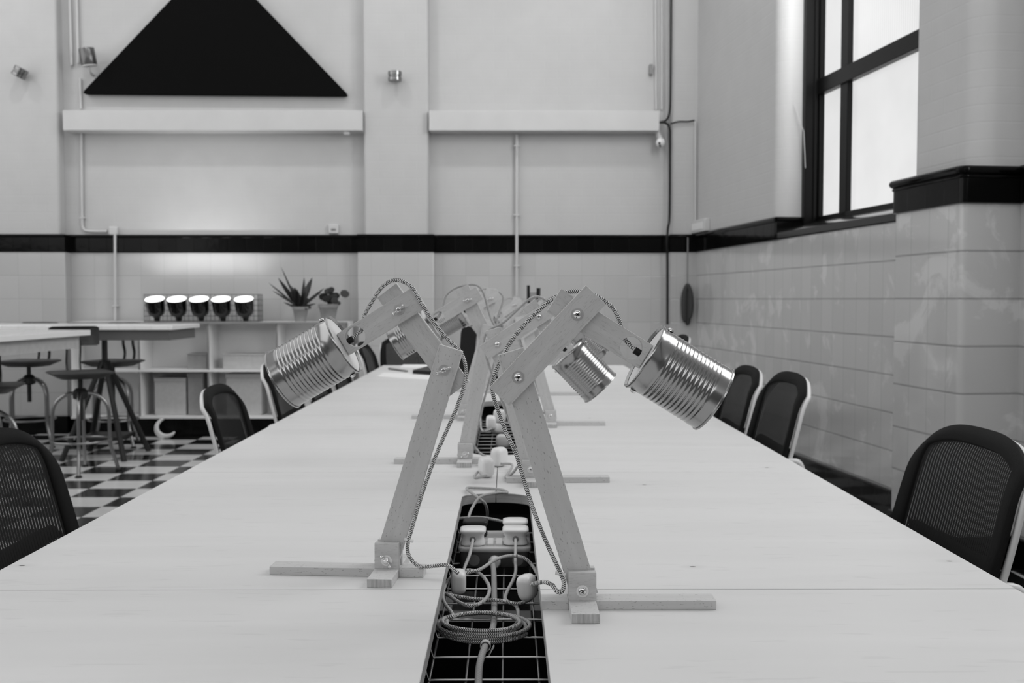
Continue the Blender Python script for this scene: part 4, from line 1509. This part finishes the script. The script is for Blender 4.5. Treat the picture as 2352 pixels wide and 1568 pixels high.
def wall_light(px, py, tilt, lab):
    q = on_y(px, py, YB - PD - 0.06)
    root = thing('wall_light', (q.x, YB - PD, q.z), lab, 'light', 'small chrome wall lights')
    Mx = Matrix.Translation((0, -0.085, 0)) @ Matrix.Rotation(tilt, 4, 'Y')
    MB().lathe([(0.055, -0.042), (0.060, -0.038), (0.060, -0.012), (0.054, -0.006), (0.054, 0.004), (0.060, 0.008), (0.060, 0.040), (0.055, 0.042)], 28, Mx).build('light_body', m_sconce, root, smooth=40)
    MB().cyl((0, -0.03, 0), (0, 0.0, 0), 0.012).build('wall_arm', m_chrome, root)
    MB().cyl((0, -0.012, 0), (0, 0.0, 0), 0.032, 0.032, 20).build('wall_rose', m_white, root)
    return root


wl_ = wall_light(908, 177, 0.0, 'small chrome wall light on the pier between the boxed beams')
w2_ = wall_light(49, 168, 0.5, 'small tilted chrome wall light near the picture edge')
# grey cylindrical wall speaker
q = on_y(203, 131, YB - 0.12)
sp_ = thing('wall_speaker', (q.x, YB, q.z), 'dark grey cylindrical speaker on a bracket beside the triangle', 'speaker')
Mx = Matrix.Translation((0, -0.13, 0)) @ Matrix.Rotation(-0.12, 4, 'Y') @ Matrix.Rotation(0.12, 4, 'X')
MB().lathe([(0.062, -0.072), (0.066, -0.066), (0.066, 0.066), (0.062, 0.072)], 28, Mx).build('speaker_body', plain('dark_satin_metal', 0.16, 0.3, 0.8), sp_, smooth=40)
MB().lathe([(0.064, -0.080), (0.064, -0.072)], 28, Mx).build('speaker_cap', m_white, sp_)
MB().tube(cr([Vector((0, -0.12, -0.08)), Vector((0, -0.09, -0.12)), Vector((-0.01, -0.03, -0.13)), Vector((-0.01, 0, -0.13))], 5), 0.012, 8).build('bracket', m_white, sp_)


def pipe(name, pts, r, mat, lab, cat='pipe', clips=()):
    root = thing(name, pts[0], lab, cat)
    MB().tube(cr(pts, 5) if len(pts) > 2 else [Vector(p) for p in pts], r, 10).build('run', mat, root, smooth=60, world=True)
    for c in clips:
        c = Vector(c)
        MB().lim(c.x - r - 0.012, c.x + r + 0.012, c.y - r - 0.002, YB if c.y > YB - 0.06 else c.y + r, c.z - 0.006, c.z + 0.006).build('clip', mat, root, world=True)
    return root


yw = YB - 0.018
P = lambda x, y, yy=yw: on_y(x, y, yy)
pipe('conduit', [P(159, -40), P(162, 60), P(165, 150)], 0.013, m_white, 'white conduit beside the speaker, nearest the picture edge, upper wall', 'conduit')
pipe('conduit', [P(176, -40), P(178, 60), P(180, 145)], 0.013, m_white, 'white conduit running down to the cylindrical speaker', 'conduit')
pipe('conduit', [P(184, 180), P(186, 250)], 0.011, m_white, 'short white conduit between speaker bracket and boxed beam', 'conduit')
pipe('conduit', [P(187, 306), P(188, 420), P(189, 505), P(190, 521), P(196, 529), P(215, 531), P(246, 531)], 0.012, m_white, 'white conduit bending along the wall just above the dado', 'conduit', [P(189, 500)])
ws = YB - 0.032
pipe('conduit', [P(264, 530, ws), P(265, 736, ws)], 0.012, m_white, 'white conduit crossing the black dado down to the shelf unit', 'conduit', [P(265, 702, ws)])
o = MB().box(P(261, 530, YB - 0.02), (0.075, 0.05, 0.075)).build('junction_box', m_white, None, bevel=0.01)
tag(o, 'white junction box where the conduit turns down at the dado', 'box')
pipe('conduit', [P(1187, 308, ws), P(1187, 680, ws)], 0.014, m_white, 'white conduit between the boxed beam and the benches, middle of the end wall', 'conduit', [P(1187, 335, ws), P(1187, 494, ws), P(1187, 610, ws)])
pipe('conduit', [P(1505, -30), P(1507, 252)], 0.010, m_white, 'thin white conduit above the second boxed beam, nearer the middle', 'conduit')
pipe('conduit', [P(1520, -30), P(1520, 252)], 0.010, m_white, 'thin white conduit above the second boxed beam, beside the dark cable', 'conduit')
yc = YB - PD - 0.02
pipe('wall_cable', [P(1542, -40, yc), P(1541, 120, yc), P(1540, 220, yc), P(1538, 258, yc), P(1530, 276, yc), P(1514, 281, yc)], 0.010, m_black, 'dark cable running up from the end of the boxed beam', 'cable')
pipe('wall_cable', [P(1514, 281, yc), P(1530, 283, yc), P(1538, 295, yc), P(1539, 330, yc), P(1538, 490, yc), P(1534, 525, yc - 0.02), P(1532, 560, yc - 0.02), P(1533, 600, yc), P(1533, 745, yc)], 0.011, m_black, 'dark cable running down the corner over the dado', 'cable')
pipe('wall_cable', [P(1540, 284, yc), P(1560, 279, yc), P(1580, 279, yc), P(1595, 276, yc)], 0.007, m_black, 'short dark cable branching sideways to the room corner', 'cable')
pipe('conduit', [P(1597, 278, yc), P(1597, 520, yc)], 0.009, m_white, 'thin white conduit in the room corner above the socket', 'conduit')
# hanging bundle
q = on_y(1580, 545, YB - 0.16)
hb = thing('hanging_bag', q, 'dark bundle hanging on a thin cord in the room corner', 'bag')
k = (YB - 0.16) / F
MB().tube([(0, 0, 0), (0, 0, -110 * k)], 0.006, 8).build('cord', m_grey, hb)
for (cx, wid, ln, y_) in ((-8, 7, 88, 0.0), (2, 8, 95, 0.02), (8, 6, 80, -0.01)):
    pts = [Vector((cx * 0.1 * k, y_, -106 * k)), Vector((cx * 0.8 * k, y_, -125 * k)), Vector((cx * k, y_, -150 * k)), Vector((cx * 0.9 * k, y_, -(106 + ln * 0.85) * k)), Vector((cx * 0.7 * k, y_, -(106 + ln) * k))]
    pp = cr(pts, 5)
    MB().tube(pp, [max(0.006, wid * k * math.sin(PI * (0.08 + 0.84 * i / (len(pp) - 1))) ** 0.7) for i in range(len(pp))], 12).build('fold', m_cloth, hb, smooth=60)
# security camera under the beam end
q = on_y(1517, 325, YB - 0.12)
cc = thing('security_camera', q, 'white dome security camera under the end of the boxed beam', 'camera')
MB().sphere((0, 0, -0.01), 0.042, 18, 12).build('dome', m_plug, cc, smooth=80)
MB().tube(cr([Vector((-0.02, 0.03, 0.1)), Vector((-0.015, 0.02, 0.06)), Vector((0, 0, 0.02))], 5), 0.022, 10).build('arm', m_white, cc, smooth=60)
MB().sphere((-0.014, -0.036, -0.02), 0.011, 12, 8).build('lens', m_black, cc)
MB().sphere((-0.008, -0.030, -0.042), 0.010, 12, 8).build('lens', m_black, cc)
# small bits
q = on_y(1495, 160, YB - 0.02)
o = MB().box((q.x, YB - 0.02, q.z), (0.03, 0.04, 0.09)).build('wall_bracket', m_grey, None, bevel=0.004)
tag(o, 'small dark metal bracket on the upper end wall near the conduits', 'bracket')
q = on_y(767, 526, YB)
sk = thing('wall_socket', (q.x, YB, q.z), 'white wall socket above the dado, over the potted plants', 'socket')
MB().lim(-0.045, 0.045, -0.03, 0, -0.04, 0.04).build('socket_plate', m_white, sk, bevel=0.006)
MB().lim(-0.02, 0.02, -0.036, -0.03, -0.014, 0.002).build('socket_switch', m_grey, sk)
s0, z0 = swall(1593, 535, -0.02)
s1, z1 = swall(1626, 512, -0.02)
sk2 = thing('wall_socket', (0, 0, 0), 'white socket box standing on the dado in the room corner', 'socket')
sk2.matrix_basis = WM @ Matrix.Translation((s0, 0, DZ1))
MB().lim(0.0, max(0.15, s1 - s0), -0.05, 0.0, 0.008, 0.115).build('socket_plate', m_white, sk2, bevel=0.006)
MB().lim(0.05, max(0.15, s1 - s0) - 0.05, -0.055, -0.05, 0.03, 0.09).build('socket_face', m_plug, sk2)
o = MB().lathe([(0.03, 0), (0.03, 0.02), (0.02, 0.025)], 18, Matrix.Translation((P(800, 310).x, YB - 0.1, 2.655)) @ Matrix.Rotation(PI, 4, 'X')).build('ceiling_sensor', m_plug, None)
tag(o, 'small white sensor under the end of the first boxed beam', 'sensor')
# pale reflection at the shelf plinth, modelled as a curled strip
q = on_z(387, 1004, 0.0)
pts = [Vector((q.x + 0.085 * math.cos(a), q.y - 0.05 + 0.02 * math.sin(a), 0.092 + 0.075 * math.sin(a))) for a in [PI * 0.62 + (PI * 1.22) * i / 20 for i in range(21)]]
o = MB().tube(pts, [0.008 + 0.02 * math.sin(PI * i / 20) for i in range(21)], 10, rx=0.012).build('curled_strip', m_paper, None, smooth=60)
tag(o, 'curled pale strip on the floor against the black shelf plinth', 'strip')
